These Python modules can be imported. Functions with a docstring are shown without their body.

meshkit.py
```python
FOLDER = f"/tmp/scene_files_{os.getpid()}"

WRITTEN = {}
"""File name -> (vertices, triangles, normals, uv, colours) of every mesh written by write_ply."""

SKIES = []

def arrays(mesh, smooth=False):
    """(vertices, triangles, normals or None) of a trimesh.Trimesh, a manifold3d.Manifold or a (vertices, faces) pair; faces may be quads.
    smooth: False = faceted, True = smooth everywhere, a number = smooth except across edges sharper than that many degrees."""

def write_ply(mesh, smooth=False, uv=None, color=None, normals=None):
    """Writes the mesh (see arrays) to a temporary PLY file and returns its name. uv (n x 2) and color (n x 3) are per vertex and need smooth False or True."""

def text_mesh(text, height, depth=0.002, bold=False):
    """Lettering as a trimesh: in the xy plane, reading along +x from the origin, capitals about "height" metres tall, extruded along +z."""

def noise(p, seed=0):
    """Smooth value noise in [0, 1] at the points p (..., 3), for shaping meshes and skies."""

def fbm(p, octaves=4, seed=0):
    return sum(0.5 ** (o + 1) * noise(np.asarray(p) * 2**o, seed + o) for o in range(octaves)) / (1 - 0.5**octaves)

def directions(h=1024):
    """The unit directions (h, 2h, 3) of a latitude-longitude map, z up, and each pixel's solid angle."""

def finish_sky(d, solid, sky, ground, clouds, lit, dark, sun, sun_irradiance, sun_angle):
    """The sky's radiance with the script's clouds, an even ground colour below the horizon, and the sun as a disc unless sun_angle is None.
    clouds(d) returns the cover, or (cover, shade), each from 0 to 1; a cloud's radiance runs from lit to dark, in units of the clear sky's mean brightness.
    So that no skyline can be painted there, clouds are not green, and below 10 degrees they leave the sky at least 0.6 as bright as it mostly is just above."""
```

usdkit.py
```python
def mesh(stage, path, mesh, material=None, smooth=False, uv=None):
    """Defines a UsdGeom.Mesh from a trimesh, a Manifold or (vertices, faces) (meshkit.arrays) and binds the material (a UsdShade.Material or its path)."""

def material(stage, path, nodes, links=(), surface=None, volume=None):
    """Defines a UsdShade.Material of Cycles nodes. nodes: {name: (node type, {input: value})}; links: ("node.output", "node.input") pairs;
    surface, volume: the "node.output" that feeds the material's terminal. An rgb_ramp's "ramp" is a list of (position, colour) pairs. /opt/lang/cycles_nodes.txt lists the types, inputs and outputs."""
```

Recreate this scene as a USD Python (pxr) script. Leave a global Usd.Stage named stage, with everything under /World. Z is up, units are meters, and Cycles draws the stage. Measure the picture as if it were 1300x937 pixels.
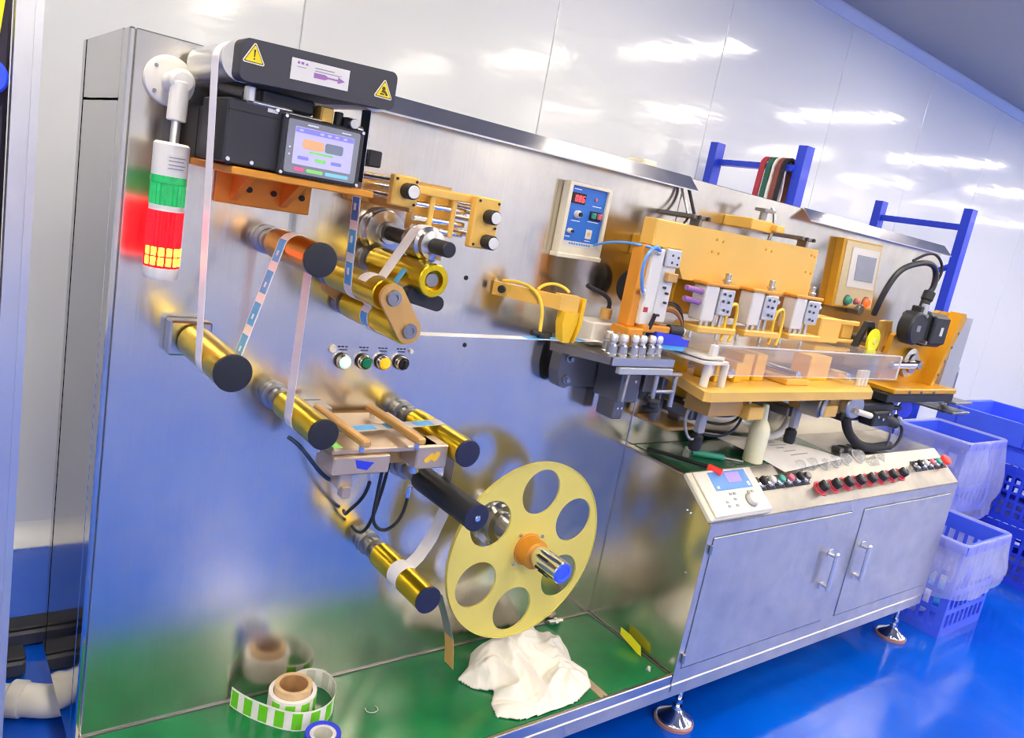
import math, random
import numpy as np, trimesh
import usdkit, meshkit
from shapely.geometry import Polygon, Point, box as sbox, LineString
from shapely.ops import unary_union
from shapely import affinity
from pxr import Usd, UsdGeom, UsdLux, Gf, Sdf, UsdShade

random.seed(5); rng = np.random.default_rng(5)
stage = Usd.Stage.CreateInMemory()
UsdGeom.SetStageUpAxis(stage, UsdGeom.Tokens.z); UsdGeom.SetStageMetersPerUnit(stage, 1.0)
UsdGeom.Xform.Define(stage, '/World'); UsdGeom.Scope.Define(stage, '/World/Looks')

# ------------------------------------------------------------------ camera, light, exposure
RIGHT = np.array([0.78192159, -0.59660869, 0.18071163]); DOWN = np.array([0.01871238, -0.2672972, -0.96343243])
FWD = np.array([0.62309587, 0.75671017, -0.19784149]); EYE = np.array([-0.3087941, -1.59031672, 1.5])
FPX = 980.165
cam = UsdGeom.Camera.Define(stage, '/World/camera')
m = np.eye(4); m[0, :3] = RIGHT; m[1, :3] = -DOWN; m[2, :3] = -FWD; m[3, :3] = EYE
cam.AddTransformOp().Set(Gf.Matrix4d(*m.ravel().tolist()))
cam.CreateFocalLengthAttr(36.0 * FPX / 1300); cam.CreateHorizontalApertureAttr(36.0); cam.CreateVerticalApertureAttr(36.0 * 937 / 1300)
cam.CreateClippingRangeAttr(Gf.Vec2f(0.02, 200))
EXPOSURE = 1.63
cam.CreateExposureAttr(EXPOSURE)
LAMP = 11.0          # radiance of the ceiling lamps
GLOW = 1.7           # radiance of the red signal lens
dome = UsdLux.DomeLight.Define(stage, '/World/ambient'); dome.CreateIntensityAttr(0.05); dome.CreateColorAttr(Gf.Vec3f(0.9, 0.95, 1.0))

# ------------------------------------------------------------------ materials
def srgb(h):
    h = h.lstrip('#'); c = np.array([int(h[i:i + 2], 16) for i in (0, 2, 4)]) / 255
    return tuple(np.where(c <= .04045, c / 12.92, ((c + .055) / 1.055) ** 2.4).tolist())
LOOK = {}
def mat(name, col, rough=.5, metal=0., coat=0., spec=.5, emit=None, estr=0., trans=0., vary=0., vscale=8., bump=0., bscale=40., rvary=0., extra=None):
    if isinstance(col, str): col = srgb(col)
    n = {'p': ('principled_bsdf', dict(base_color=col, roughness=rough, metallic=metal, coat_weight=coat, coat_roughness=.06, specular_ior_level=spec, transmission_weight=trans))}
    l = []
    if extra: n['p'][1].update(extra)
    if emit is not None: n['p'][1].update(emission_color=srgb(emit) if isinstance(emit, str) else emit, emission_strength=estr)
    if vary or rvary or bump:
        n['tc'] = ('texture_coordinate', {})
    if vary:
        n['n'] = ('noise_texture', dict(scale=vscale, detail=4)); l.append(('tc.object', 'n.vector'))
        lo = tuple(max(0, c * (1 - vary)) for c in col); hi = tuple(min(1, c * (1 + vary)) for c in col)
        n['r'] = ('rgb_ramp', dict(ramp=[(.3, lo), (.7, hi)])); l += [('n.fac', 'r.fac'), ('r.color', 'p.base_color')]
    if rvary:
        n['n2'] = ('noise_texture', dict(scale=vscale, detail=3)); l.append(('tc.object', 'n2.vector'))
        n['mr'] = ('map_range', dict(from_min=.3, from_max=.7, to_min=max(.02, rough - rvary), to_max=rough + rvary)); l += [('n2.fac', 'mr.value'), ('mr.result', 'p.roughness')]
    if bump:
        n['nb'] = ('noise_texture', dict(scale=bscale, detail=3)); n['b'] = ('bump', dict(strength=bump, distance=.01))
        l += [('tc.object', 'nb.vector'), ('nb.fac', 'b.height'), ('b.normal', 'p.normal')]
    LOOK[name] = usdkit.material(stage, '/World/Looks/' + name, n, l, surface='p.BSDF')
    return LOOK[name]

def steel(name, col, rough, aniso, tang, wave=.1, wscale=2.5, stretch=(60, 60, 1.5)):
    """brushed sheet steel: reflections smeared along tang, sheet slightly wavy"""
    n = {'p': ('principled_bsdf', dict(base_color=srgb(col), metallic=1., roughness=rough, anisotropic=aniso)),
         'tc': ('texture_coordinate', {}), 'g': ('geometry', {}),
         'mp': ('mapping', dict(scale=stretch)), 'nb': ('noise_texture', dict(scale=4., detail=3)),
         'nw': ('noise_texture', dict(scale=wscale, detail=1.5)), 'nr': ('noise_texture', dict(scale=5., detail=4)),
         'mr': ('map_range', dict(from_min=.3, from_max=.7, to_min=rough * .88, to_max=rough * 1.12)),
         'ramp': ('rgb_ramp', dict(ramp=[(.3, tuple(c * .93 for c in srgb(col))), (.7, srgb(col))])),
         'b1': ('bump', dict(strength=wave, distance=.03)), 'b2': ('bump', dict(strength=.03, distance=.002))}
    l = [('g.position', 'mp.vector'), ('mp.vector', 'nb.vector'), ('g.position', 'nw.vector'), ('g.position', 'nr.vector'), ('nr.fac', 'mr.value'), ('mr.result', 'p.roughness'),
         ('nb.fac', 'ramp.fac'), ('ramp.color', 'p.base_color'), ('nw.fac', 'b1.height'), ('b1.normal', 'b2.normal'), ('nb.fac', 'b2.height'), ('b2.normal', 'p.normal')]
    if aniso:
        n['t'] = ('combine_xyz', dict(x=tang[0], y=tang[1], z=tang[2])); l.append(('t.vector', 'p.tangent'))
    LOOK[name] = usdkit.material(stage, '/World/Looks/' + name, n, l, surface='p.BSDF')

steel('panel_steel', '#ddd8cc', .19, .66, (0, 0, 1), wave=.035, wscale=2.2)
steel('side_steel', '#d4d1ca', .09, .3, (0, 0, 1), wave=.03)
steel('cabinet_steel', '#d0ccc3', .33, .5, (0, 0, 1), wave=.03)
steel('console_steel', '#c3beb0', .32, .4, (1, 0, 0), wave=.04)
steel('hood_steel', '#d2d3d8', .15, .0, (1, 0, 0), wave=.03)
mat('chrome', '#e6e6e6', .10, 1.)
mat('steel_part', '#c4c3c0', .25, 1., vary=.05)
mat('steel_dull', '#9a9a9c', .38, 1., vary=.08)
mat('dark_steel', '#86837f', .38, .9, vary=.08)
mat('aluminium', '#d4d5d6', .32, .85, vary=.04)
mat('gold_roller', '#ecca2c', .27, 1., vary=.04, vscale=3)
mat('orange_roller', '#e8a838', .28, 1., vary=.04, vscale=3)
mat('gold_plate', '#e9bb58', .42, .15, vary=.04, vscale=5, coat=.1)
mat('gold_dark', '#d9a021', .40, .3, vary=.05, vscale=5)
mat('gold_orange', '#e0962e', .42, .25, vary=.05)
mat('gold_pale', '#cfa35e', .40, .35, vary=.05)
mat('panel_beige', '#d6c69c', .42, .3, vary=.04)
mat('beige_metal', '#c9b49a', .35, .6, vary=.05)
mat('reel_yellow', '#e2d368', .5, .0, vary=.03, vscale=5, coat=.1)
mat('yellow_paint', '#f2c01e', .38, .0, vary=.03)
mat('black_plastic', '#1f2126', .5, vary=.12)
mat('black_matte', '#17181b', .6, vary=.1)
mat('printer_black', '#3a3b40', .55, vary=.06)
mat('printer_box', '#2e2f33', .5, vary=.08)
mat('grey_bezel', '#8b8e93', .45, vary=.03)
mat('grey_lens', '#9298a6', .3, vary=.03)
mat('grey_paint', '#a7acb3', .45, vary=.03)
mat('white_plastic', '#e0ded4', .42, vary=.02)
mat('cream_plastic', '#e2dcc4', .45, vary=.02)
mat('off_white', '#d9d7cf', .5, vary=.03)
mat('navy', '#1d3558', .45, vary=.08)
mat('cap_navy', '#20243e', .5, vary=.1)
mat('blue_clamp', '#2f42d8', .4, vary=.05)
mat('panel_blue', '#2f74cf', .45, vary=.03)
mat('bright_blue', '#2f56f0', .35, vary=.05)
mat('rack_blue', '#2444d4', .38, vary=.05, coat=.1)
mat('crate_blue', '#4566f0', .42, vary=.05)
mat('crate_deep', '#2743dc', .45, vary=.06)
mat('label_blue', '#55b2f2', .4, vary=.04, vscale=60)
mat('label_dark_blue', '#3a84cc', .4, vary=.04, vscale=60)
mat('liner_white', '#f4f1f0', .45, vary=.02, extra=dict(subsurface_weight=0.))
mat('liner_grey', '#c8c6c4', .3, vary=.03)
mat('tail_tan', '#d8a862', .5, vary=.04)
mat('tail_dark', '#8f8f88', .35, vary=.05)
mat('kraft', '#b98d5c', .8, vary=.1, vscale=60)
mat('kraft_light', '#d8b98c', .8, vary=.08, vscale=60)
mat('label_green', '#6fd12a', .45, vary=.03)
mat('tag_yellow', '#f3ee2a', .5, vary=.03)
mat('disc_yellow', '#f0ee10', .5)
mat('warn_yellow', '#f4d812', .5)
mat('warn_black', '#4b3d08', .6)
mat('purple_ink', '#9a6aa8', .6)
mat('grey_ink', '#8b8b93', .6)
mat('dark_ink', '#3c3e48', .6)
mat('white_ink', '#eef2fa', .6)
mat('green_mat', '#0d7440', .22, vary=.18, vscale=9, coat=.35, spec=.5, bump=.06, bscale=14)
mat('desk_green', '#0b5a35', .3, vary=.15, vscale=9, coat=.2)
mat('button_green', '#0a8a5e', .3)
mat('button_yellow', '#f0c020', .3, emit='#f0a818', estr=.25)
mat('button_lit', '#d9fff0', .3, emit='#b8ffe0', estr=.3)
mat('button_teal', '#3aa08a', .3)
mat('button_pink', '#d0687a', .35)
mat('button_red', '#e2413a', .35, emit='#ff3018', estr=.15)  # slight self-glow; the stop button and rod tip are no lamps
mat('lamp_orange', '#f2552a', .3, emit='#ff4010', estr=.8)
mat('knob_black', '#26272b', .45)
mat('knob_red', '#cc4a58', .5)
mat('lens_green', '#12b45c', .15, coat=.6, emit='#10a050', estr=.12, vary=.15, vscale=60)
mat('lens_red', '#c80404', .25, emit=(1., .001, .004), estr=GLOW)
mat('led_hot', '#ffb020', .3, emit=(1., .42, .04), estr=1.5)
mat('led_digit', '#ff2020', .4, emit=(1., .03, .04), estr=2.2)
mat('screen_lilac', '#a09fc8', .25, emit='#c9c2e4', estr=.16)
mat('screen_bar', '#7d7cc4', .3, emit='#7d7cd0', estr=.14)
mat('screen_tan', '#d9a676', .3, emit='#e0a070', estr=.12)
mat('screen_grey', '#75818e', .3, emit='#7a8698', estr=.06)
mat('screen_green', '#86d06a', .3, emit='#70d060', estr=.1)
mat('screen_cyan', '#7cc4dc', .3, emit='#70c0e0', estr=.1)
mat('screen_pink', '#e05a86', .3, emit='#e05080', estr=.1)
mat('screen_blue', '#4d88c8', .3, emit='#4a86d0', estr=.1)
mat('screen_violet', '#8d7ed8', .3, emit='#9a80f0', estr=.2)
mat('lcd_grey', '#9096a2', .2, coat=.4, vary=.06, vscale=20)
mat('glue_bottle', '#f6f3cc', .5, vary=.02)
mat('paper', '#f6f5f2', .7, vary=.02)
mat('cloth', '#e9e7de', .85, vary=.02, bump=.05, bscale=120)
mat('hose_red', '#b23a48', .6, vary=.1)
mat('hose_green', '#2e6a58', .6, vary=.1)
mat('hose_brown', '#8a4a40', .6, vary=.1)
mat('strap_white', '#e8e4dc', .7)
mat('tube_yellow', '#efc63c', .35)
mat('tube_blue', '#5fa0e8', .3)
mat('tube_white', '#dde0e0', .35)
mat('wire_black', '#1c1d21', .45)
mat('pvc_white', '#e9e6dc', .35, coat=.2, vary=.03)
mat('duct_grey', '#4b4e58', .5, vary=.12)
mat('foot_pad', '#b98a80', .6, vary=.1)
mat('wall_backing', '#e4e6e6', .6, vary=.03)
mat('ceiling_paint', '#a3a19b', .4, vary=.02)
mat('trim_white', '#d9dde2', .3)
mat('cove_white', '#eef0ef', .25, coat=.3)
mat('lamp_white', '#ffffff', .5, emit=(1., .88, .715), estr=LAMP)
mat('blue_disc', '#3552e0', .25, emit='#3048ff', estr=.12, coat=.5)  # faint glow put into the colour; the shaft end is no lamp
mat('machine_dark', '#2a2438', .5, vary=.15)
mat('rubber', '#2a2b2e', .7)

# white painted metal wall panels: glossy with a faint ripple
def wall_mat(name, col, rough, bump):
    n = {'p': ('principled_bsdf', dict(base_color=srgb(col), roughness=rough, specular_ior_level=.45)), 'g': ('geometry', {}), 'mp': ('mapping', dict(scale=(1.2, 1.2, 9))),
         'nb': ('noise_texture', dict(scale=1.6, detail=2.)), 'b': ('bump', dict(strength=bump, distance=.02))}
    LOOK[name] = usdkit.material(stage, '/World/Looks/' + name, n, [('g.position', 'mp.vector'), ('mp.vector', 'nb.vector'), ('nb.fac', 'b.height'), ('b.normal', 'p.normal')], surface='p.BSDF')
wall_mat('wall_paint', '#e2e6e8', .10, .05)
# blue epoxy floor
def floor_mat():
    n = {'p': ('principled_bsdf', dict(base_color=srgb('#0056d6'), roughness=.10, coat_weight=.4, coat_roughness=.05)), 'g': ('geometry', {}),
         'n1': ('noise_texture', dict(scale=1.3, detail=5)), 'r': ('rgb_ramp', dict(ramp=[(.35, srgb('#004fcc')), (.7, srgb('#025fdc'))])),
         'n2': ('noise_texture', dict(scale=22, detail=2)), 'b': ('bump', dict(strength=.12, distance=.01)),
         'n3': ('noise_texture', dict(scale=4, detail=5)), 'mr': ('map_range', dict(from_min=.35, from_max=.7, to_min=.08, to_max=.22))}
    l = [('g.position', 'n1.vector'), ('g.position', 'n2.vector'), ('g.position', 'n3.vector'), ('n1.fac', 'r.fac'), ('r.color', 'p.base_color'), ('n2.fac', 'b.height'), ('b.normal', 'p.normal'), ('n3.fac', 'mr.value'), ('mr.result', 'p.roughness')]
    LOOK['epoxy'] = usdkit.material(stage, '/World/Looks/epoxy', n, l, surface='p.BSDF')
floor_mat()
def clear_mat(name, tint, fac, rough=.06, white=0., bump=0., bscale=20.):
    """clear sheet: transparent, with fresnel gloss and some milky white"""
    n = {'t': ('transparent_bsdf', dict(color=tint)), 'g': ('glossy_bsdf', dict(color=(1, 1, 1), roughness=rough)), 'lw': ('layer_weight', dict(blend=.5)), 'f': ('math', dict(math_type='power', value2=4.)),
         'mm': ('math', dict(math_type='multiply_add', value2=.7, value3=fac)), 'mx': ('mix_closure', {}),
         'd': ('diffuse_bsdf', dict(color=(.9, .93, 1.))), 'tl': ('translucent_bsdf', dict(color=(.9, .93, 1.))), 'md': ('mix_closure', dict(fac=.5)), 'm2': ('mix_closure', dict(fac=white))}
    l = [('lw.facing', 'f.value1'), ('f.value', 'mm.value1'), ('mm.value', 'mx.fac'), ('t.BSDF', 'mx.closure1'), ('g.BSDF', 'mx.closure2'), ('d.BSDF', 'md.closure1'), ('tl.BSDF', 'md.closure2'),
         ('mx.closure', 'm2.closure1'), ('md.closure', 'm2.closure2')]
    if bump:
        n['tc'] = ('texture_coordinate', {}); n['nz'] = ('noise_texture', dict(scale=bscale, detail=4, distortion=1.2)); n['b'] = ('bump', dict(strength=bump, distance=.02))
        l += [('tc.object', 'nz.vector'), ('nz.fac', 'b.height'), ('b.normal', 'g.normal')]
    LOOK[name] = usdkit.material(stage, '/World/Looks/' + name, n, l, surface='m2.closure')
clear_mat('acrylic', (.98, .98, .96), .06, .04, .07)
clear_mat('acrylic_edge', (.92, .92, .88), .10, .1, .6)  # milky white imitates the bright glints along clear edges
clear_mat('bag_film', (.95, .96, 1.), .10, .10, .34, bump=1., bscale=7.)
clear_mat('clear_cap', (.95, .96, .95), .08, .08, .16, bump=.4, bscale=60.)

# ------------------------------------------------------------------ mesh helpers
T = trimesh
def cat(*ms): return T.util.concatenate([x for x in ms if x is not None])
def bx(x0, x1, y0, y1, z0, z1, b=.0):
    x0, x1 = sorted((x0, x1)); y0, y1 = sorted((y0, y1)); z0, z1 = sorted((z0, z1))
    b = min(b, (x1 - x0) * .45, (y1 - y0) * .45, (z1 - z0) * .45)
    if b <= 0:
        mm = T.creation.box([x1 - x0, y1 - y0, z1 - z0]); mm.apply_translation([(x0 + x1) / 2, (y0 + y1) / 2, (z0 + z1) / 2]); return mm
    P = []
    for X, sx in ((x0, 1), (x1, -1)):
        for Y, sy in ((y0, 1), (y1, -1)):
            for Z, sz in ((z0, 1), (z1, -1)):
                P += [(X, Y + sy * b, Z + sz * b), (X + sx * b, Y, Z + sz * b), (X + sx * b, Y + sy * b, Z)]
    return T.convex.convex_hull(np.array(P))
def frame_from(d):
    d = np.asarray(d, float); d /= np.linalg.norm(d)
    a = np.cross(d, [0, 0, 1.]) if abs(d[2]) < .9 else np.cross(d, [1., 0, 0]); a /= np.linalg.norm(a)
    return a, np.cross(d, a), d
def lathe(prof, p0, d=(0, 0, 1), seg=32):
    """revolve profile [(r, h)...] about the axis through p0 along d; closed when the ends have r = 0"""
    a, b, d = frame_from(d); V, F = [], []; n = len(prof)
    for r, h in prof:
        for k in range(seg):
            t = 2 * math.pi * k / seg; V.append(np.asarray(p0) + d * h + r * (math.cos(t) * a + math.sin(t) * b))
    for i in range(n - 1):
        for k in range(seg):
            k2 = (k + 1) % seg; A, B, C, D = i * seg + k, i * seg + k2, (i + 1) * seg + k2, (i + 1) * seg + k
            F += [(A, B, C), (A, C, D)]
    mm = T.Trimesh(np.array(V), np.array(F), process=True); mm.update_faces(mm.nondegenerate_faces()); mm.fix_normals(); return mm
def cyl(p0, p1, r, seg=28, c=None, r1=None):
    p0, p1 = np.asarray(p0, float), np.asarray(p1, float); L = np.linalg.norm(p1 - p0); c = min(r * .12, L * .2) if c is None else c
    q = r if r1 is None else r1
    return lathe([(0, 0), (r - c, 0), (r, c), (q, L - c), (q - c, L), (0, L)], p0, p1 - p0, seg)
def ring(p0, p1, ro, ri, seg=36):
    p0, p1 = np.asarray(p0, float), np.asarray(p1, float); L = np.linalg.norm(p1 - p0)
    return lathe([(ri, 0), (ro, 0), (ro, L), (ri, L), (ri, 0)], p0, p1 - p0, seg)
def tube(pts, r, sides=10, smooth=True, n=None):
    p = np.asarray(pts, float)
    if smooth and len(p) > 2:
        from scipy.interpolate import CubicSpline
        s = np.r_[0, np.cumsum(np.linalg.norm(np.diff(p, axis=0), axis=1))]
        p = CubicSpline(s, p)(np.linspace(0, s[-1], n or len(p) * 8))
    t = np.gradient(p, axis=0); t /= np.linalg.norm(t, axis=1, keepdims=True)
    a = frame_from(t[0])[0]; V, F = [], []
    for i in range(len(p)):
        a = a - t[i] * (a @ t[i]); a /= np.linalg.norm(a); b = np.cross(t[i], a)
        for k in range(sides):
            w = 2 * math.pi * k / sides; V.append(p[i] + r * (math.cos(w) * a + math.sin(w) * b))
    for i in range(len(p) - 1):
        for k in range(sides):
            k2 = (k + 1) % sides; A, B, C, D = i * sides + k, i * sides + k2, (i + 1) * sides + k2, (i + 1) * sides + k
            F += [(A, B, C), (A, C, D)]
    e0, e1 = len(V), len(V) + 1; V += [p[0], p[-1]]; o = (len(p) - 1) * sides
    for k in range(sides): F += [(e0, (k + 1) % sides, k), (e1, o + k, o + (k + 1) % sides)]
    mm = T.Trimesh(np.array(V), np.array(F), process=False); mm.fix_normals(); return mm
def prism(poly, plane, h0, h1):
    """extrude a 2-D polygon: 'xz' along y, 'xy' along z, 'yz' along x"""
    if not isinstance(poly, Polygon) and not hasattr(poly, 'geoms'): poly = Polygon(poly)
    h0, h1 = sorted((h0, h1)); out = []
    for g in getattr(poly, 'geoms', [poly]):
        e = T.creation.extrude_polygon(g, h1 - h0, engine='earcut'); v = e.vertices.copy(); u, w, h = v[:, 0], v[:, 1], v[:, 2] + h0
        e.vertices = {'xz': np.c_[u, h, w], 'xy': np.c_[u, w, h], 'yz': np.c_[h, u, w]}[plane]; e.fix_normals(); out.append(e)
    return cat(*out)
def arc(cx, cz, r, a0, a1, n=12):
    return [(cx + r * math.cos(math.radians(a)), cz + r * math.sin(math.radians(a))) for a in np.linspace(a0, a1, n)]
def ribbon(path, y0, y1, t=.0006, off=0., dy=(0., 0.)):
    """a strip of tape: path in the xz plane, width along y"""
    p = np.asarray(path, float); tt = np.gradient(p, axis=0); tt /= np.linalg.norm(tt, axis=1, keepdims=True); nn = np.c_[-tt[:, 1], tt[:, 0]]
    A, B = p + nn * (off + t / 2), p + nn * (off - t / 2); V, F = [], []
    sl = np.r_[0, np.cumsum(np.linalg.norm(np.diff(p, axis=0), axis=1))]; sl = dy[0] + (dy[1] - dy[0]) * sl / sl[-1]
    for i in range(len(p)): q0, q1 = y0 + sl[i], y1 + sl[i]; V += [(A[i, 0], q0, A[i, 1]), (A[i, 0], q1, A[i, 1]), (B[i, 0], q1, B[i, 1]), (B[i, 0], q0, B[i, 1])]
    for i in range(len(p) - 1):
        for k in range(4):
            k2 = (k + 1) % 4; a, b, c, d = 4 * i + k, 4 * i + k2, 4 * i + 4 + k2, 4 * i + 4 + k; F += [(a, b, c), (a, c, d)]
    o = 4 * (len(p) - 1); F += [(0, 2, 1), (0, 3, 2), (o, o + 1, o + 2), (o, o + 2, o + 3)]
    mm = T.Trimesh(np.array(V), np.array(F), process=False); mm.fix_normals(); return mm
def resample(path, s0, s1, n=8):
    p = np.asarray(path, float); s = np.r_[0, np.cumsum(np.linalg.norm(np.diff(p, axis=0), axis=1))]; q = np.linspace(s0, s1, n)
    return np.c_[np.interp(q, s, p[:, 0]), np.interp(q, s, p[:, 1])]
def plen(path): p = np.asarray(path, float); return np.linalg.norm(np.diff(p, axis=0), axis=1).sum()
def rotz(mm, deg, c):
    mm.apply_transform(T.transformations.rotation_matrix(math.radians(deg), [0, 0, 1], c)); return mm
def rot(mm, deg, ax, c):
    mm.apply_transform(T.transformations.rotation_matrix(math.radians(deg), ax, c)); return mm
def rrect(x0, x1, z0, z1, r): return sbox(x0 + r, z0 + r, x1 - r, z1 - r).buffer(r, quad_segs=6)

# ------------------------------------------------------------------ scene helpers
used = {}
def numbered(parent, name):
    k = (parent, name); n = used.get(k, 0); used[k] = n + 1
    return f'{parent}/{name}' if n == 0 else f'{parent}/{name}_{n:03d}'
def put(prim, label=None, category=None, group=None, kind=None):
    for k, v in (('label', label), ('category', category), ('group', group), ('kind', kind)):
        if v: prim.SetCustomDataByKey(k, v)
class Thing:
    def __init__(s, name, label=None, category=None, at=(0, 0, 0), group=None, kind=None):
        s.path = numbered('/World', name); s.at = np.asarray(at, float); s.x = UsdGeom.Xform.Define(stage, s.path)
        s.x.AddTranslateOp().Set(Gf.Vec3d(*s.at.tolist())); s.prim = s.x.GetPrim(); put(s.prim, label, category, group, kind)
    def part(s, name, mesh, m, label=None, under=None, smooth=35, kind=None):
        mesh = mesh.copy(); mesh.vertices = mesh.vertices - s.at
        p = numbered(under or s.path, name); o = usdkit.mesh(stage, p, mesh, LOOK[m], smooth=smooth); put(o.GetPrim(), label, kind=kind); return p
def parts(t, name, meshes, m, **kw):
    for q_ in meshes: t.part(name, q_, m, **kw)
def single(name, mesh, m, label, category, group=None, kind=None, smooth=35):
    p = numbered('/World', name); c = np.array([mesh.bounds[:, 0].mean(), mesh.bounds[:, 1].mean(), mesh.bounds[0, 2]]); q = mesh.copy(); q.vertices = q.vertices - c
    o = usdkit.mesh(stage, p, q, LOOK[m], smooth=smooth); UsdGeom.Xformable(o).AddTranslateOp().Set(Gf.Vec3d(*c.tolist())); put(o.GetPrim(), label, category, group, kind); return p
def dup(src, name, at, label, group=None, category=None, rz=0.):
    p = numbered('/World', name); x = UsdGeom.Xform.Define(stage, p); pr = x.GetPrim(); pr.GetReferences().AddInternalReference(src.path)
    x.ClearXformOpOrder(); x.AddTranslateOp(opSuffix='place').Set(Gf.Vec3d(*map(float, at)))
    if rz: x.AddRotateZOp(opSuffix='turn').Set(rz)
    pr.SetInstanceable(True); put(pr, label, category or src.prim.GetCustomDataByKey('category'), group); return p

# ================================================================== THE ROOM
WY, CZ = 1.475, 3.126
XL, XR, YF = -5.0, 22.0, -5.6
single('floor', bx(XL, XR, YF, WY, -.05, 0), 'epoxy', 'glossy deep blue epoxy floor', None, kind='structure')
single('ceiling', bx(XL, XR, YF, WY, CZ, CZ + .05), 'ceiling_paint', 'pale blue grey ceiling', None, kind='structure')
W = Thing('wall_back', 'white glossy metal panel wall behind the machine', kind='structure')
W.part('backing', bx(XL, XR, WY + .008, WY + .06, 0, CZ), 'wall_backing')
xs = np.arange(2.092 - 1.212 * 6, XR, 1.212)
for a in xs:
    a0, a1 = max(a + .0015, XL), min(a + 1.2105, XR)
    if a1 - a0 > .05: W.part('panel', bx(a0, a1, WY, WY + .012, .0, CZ, .003), 'wall_paint', smooth=False)
single('wall_front', bx(XL, XR, YF - .06, YF, 0, CZ), 'wall_paint', 'white wall behind the camera', None, kind='structure')
single('wall_left', bx(XL - .06, XL, YF, WY, 0, CZ), 'wall_paint', 'white wall at the left end', None, kind='structure')
single('wall_right', bx(XR, XR + .06, YF, WY, 0, CZ), 'wall_paint', 'white wall at the far right end', None, kind='structure')
cv = Polygon([(WY, 0), (WY, .075)] + [(WY - .07 + .07 * math.sin(math.radians(a)), .075 - .07 * math.cos(math.radians(a)) + 0) for a in np.linspace(90, 0, 10)] + [(WY - .07, 0)])
single('baseboard_back', prism(cv, 'yz', XL, XR), 'cove_white', 'white rounded cove where the wall meets the floor', None, kind='structure')
ct = Polygon([(WY, CZ), (WY, CZ - .06), (WY - .012, CZ - .06), (WY - .05, CZ - .012), (WY - .05, CZ)])
single('trim_1', prism(ct, 'yz', XL, XR), 'trim_white', 'pale trim strip between wall and ceiling', None, kind='structure')
# ceiling lamps out of view, in rows; the leftmost row lights left-facing sides
first = None
for i in range(-1, 8):
    for j in range(3):
        cx, cy = -0.22 + 2.58 * i, -.36 - 2.25 * j
        if first is None:
            L = Thing('ceiling_light', 'long white ceiling lamp panel', 'ceiling lamp', (cx, cy, CZ), group='ceiling lamps')
            L.part('frame', cat(bx(cx - .17, cx - .15, cy - .71, cy + .71, CZ - .03, CZ), bx(cx + .15, cx + .17, cy - .71, cy + .71, CZ - .03, CZ), bx(cx - .15, cx + .15, cy - .71, cy - .69, CZ - .03, CZ), bx(cx - .15, cx + .15, cy + .69, cy + .71, CZ - .03, CZ)), 'aluminium')
            L.part('diffuser', bx(cx - .148, cx + .148, cy - .688, cy + .688, CZ - .022, CZ - .004), 'lamp_white', smooth=False); first = L
        else: dup(first, 'ceiling_light', (cx, cy, CZ), 'long white ceiling lamp panel', group='ceiling lamps')

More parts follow.
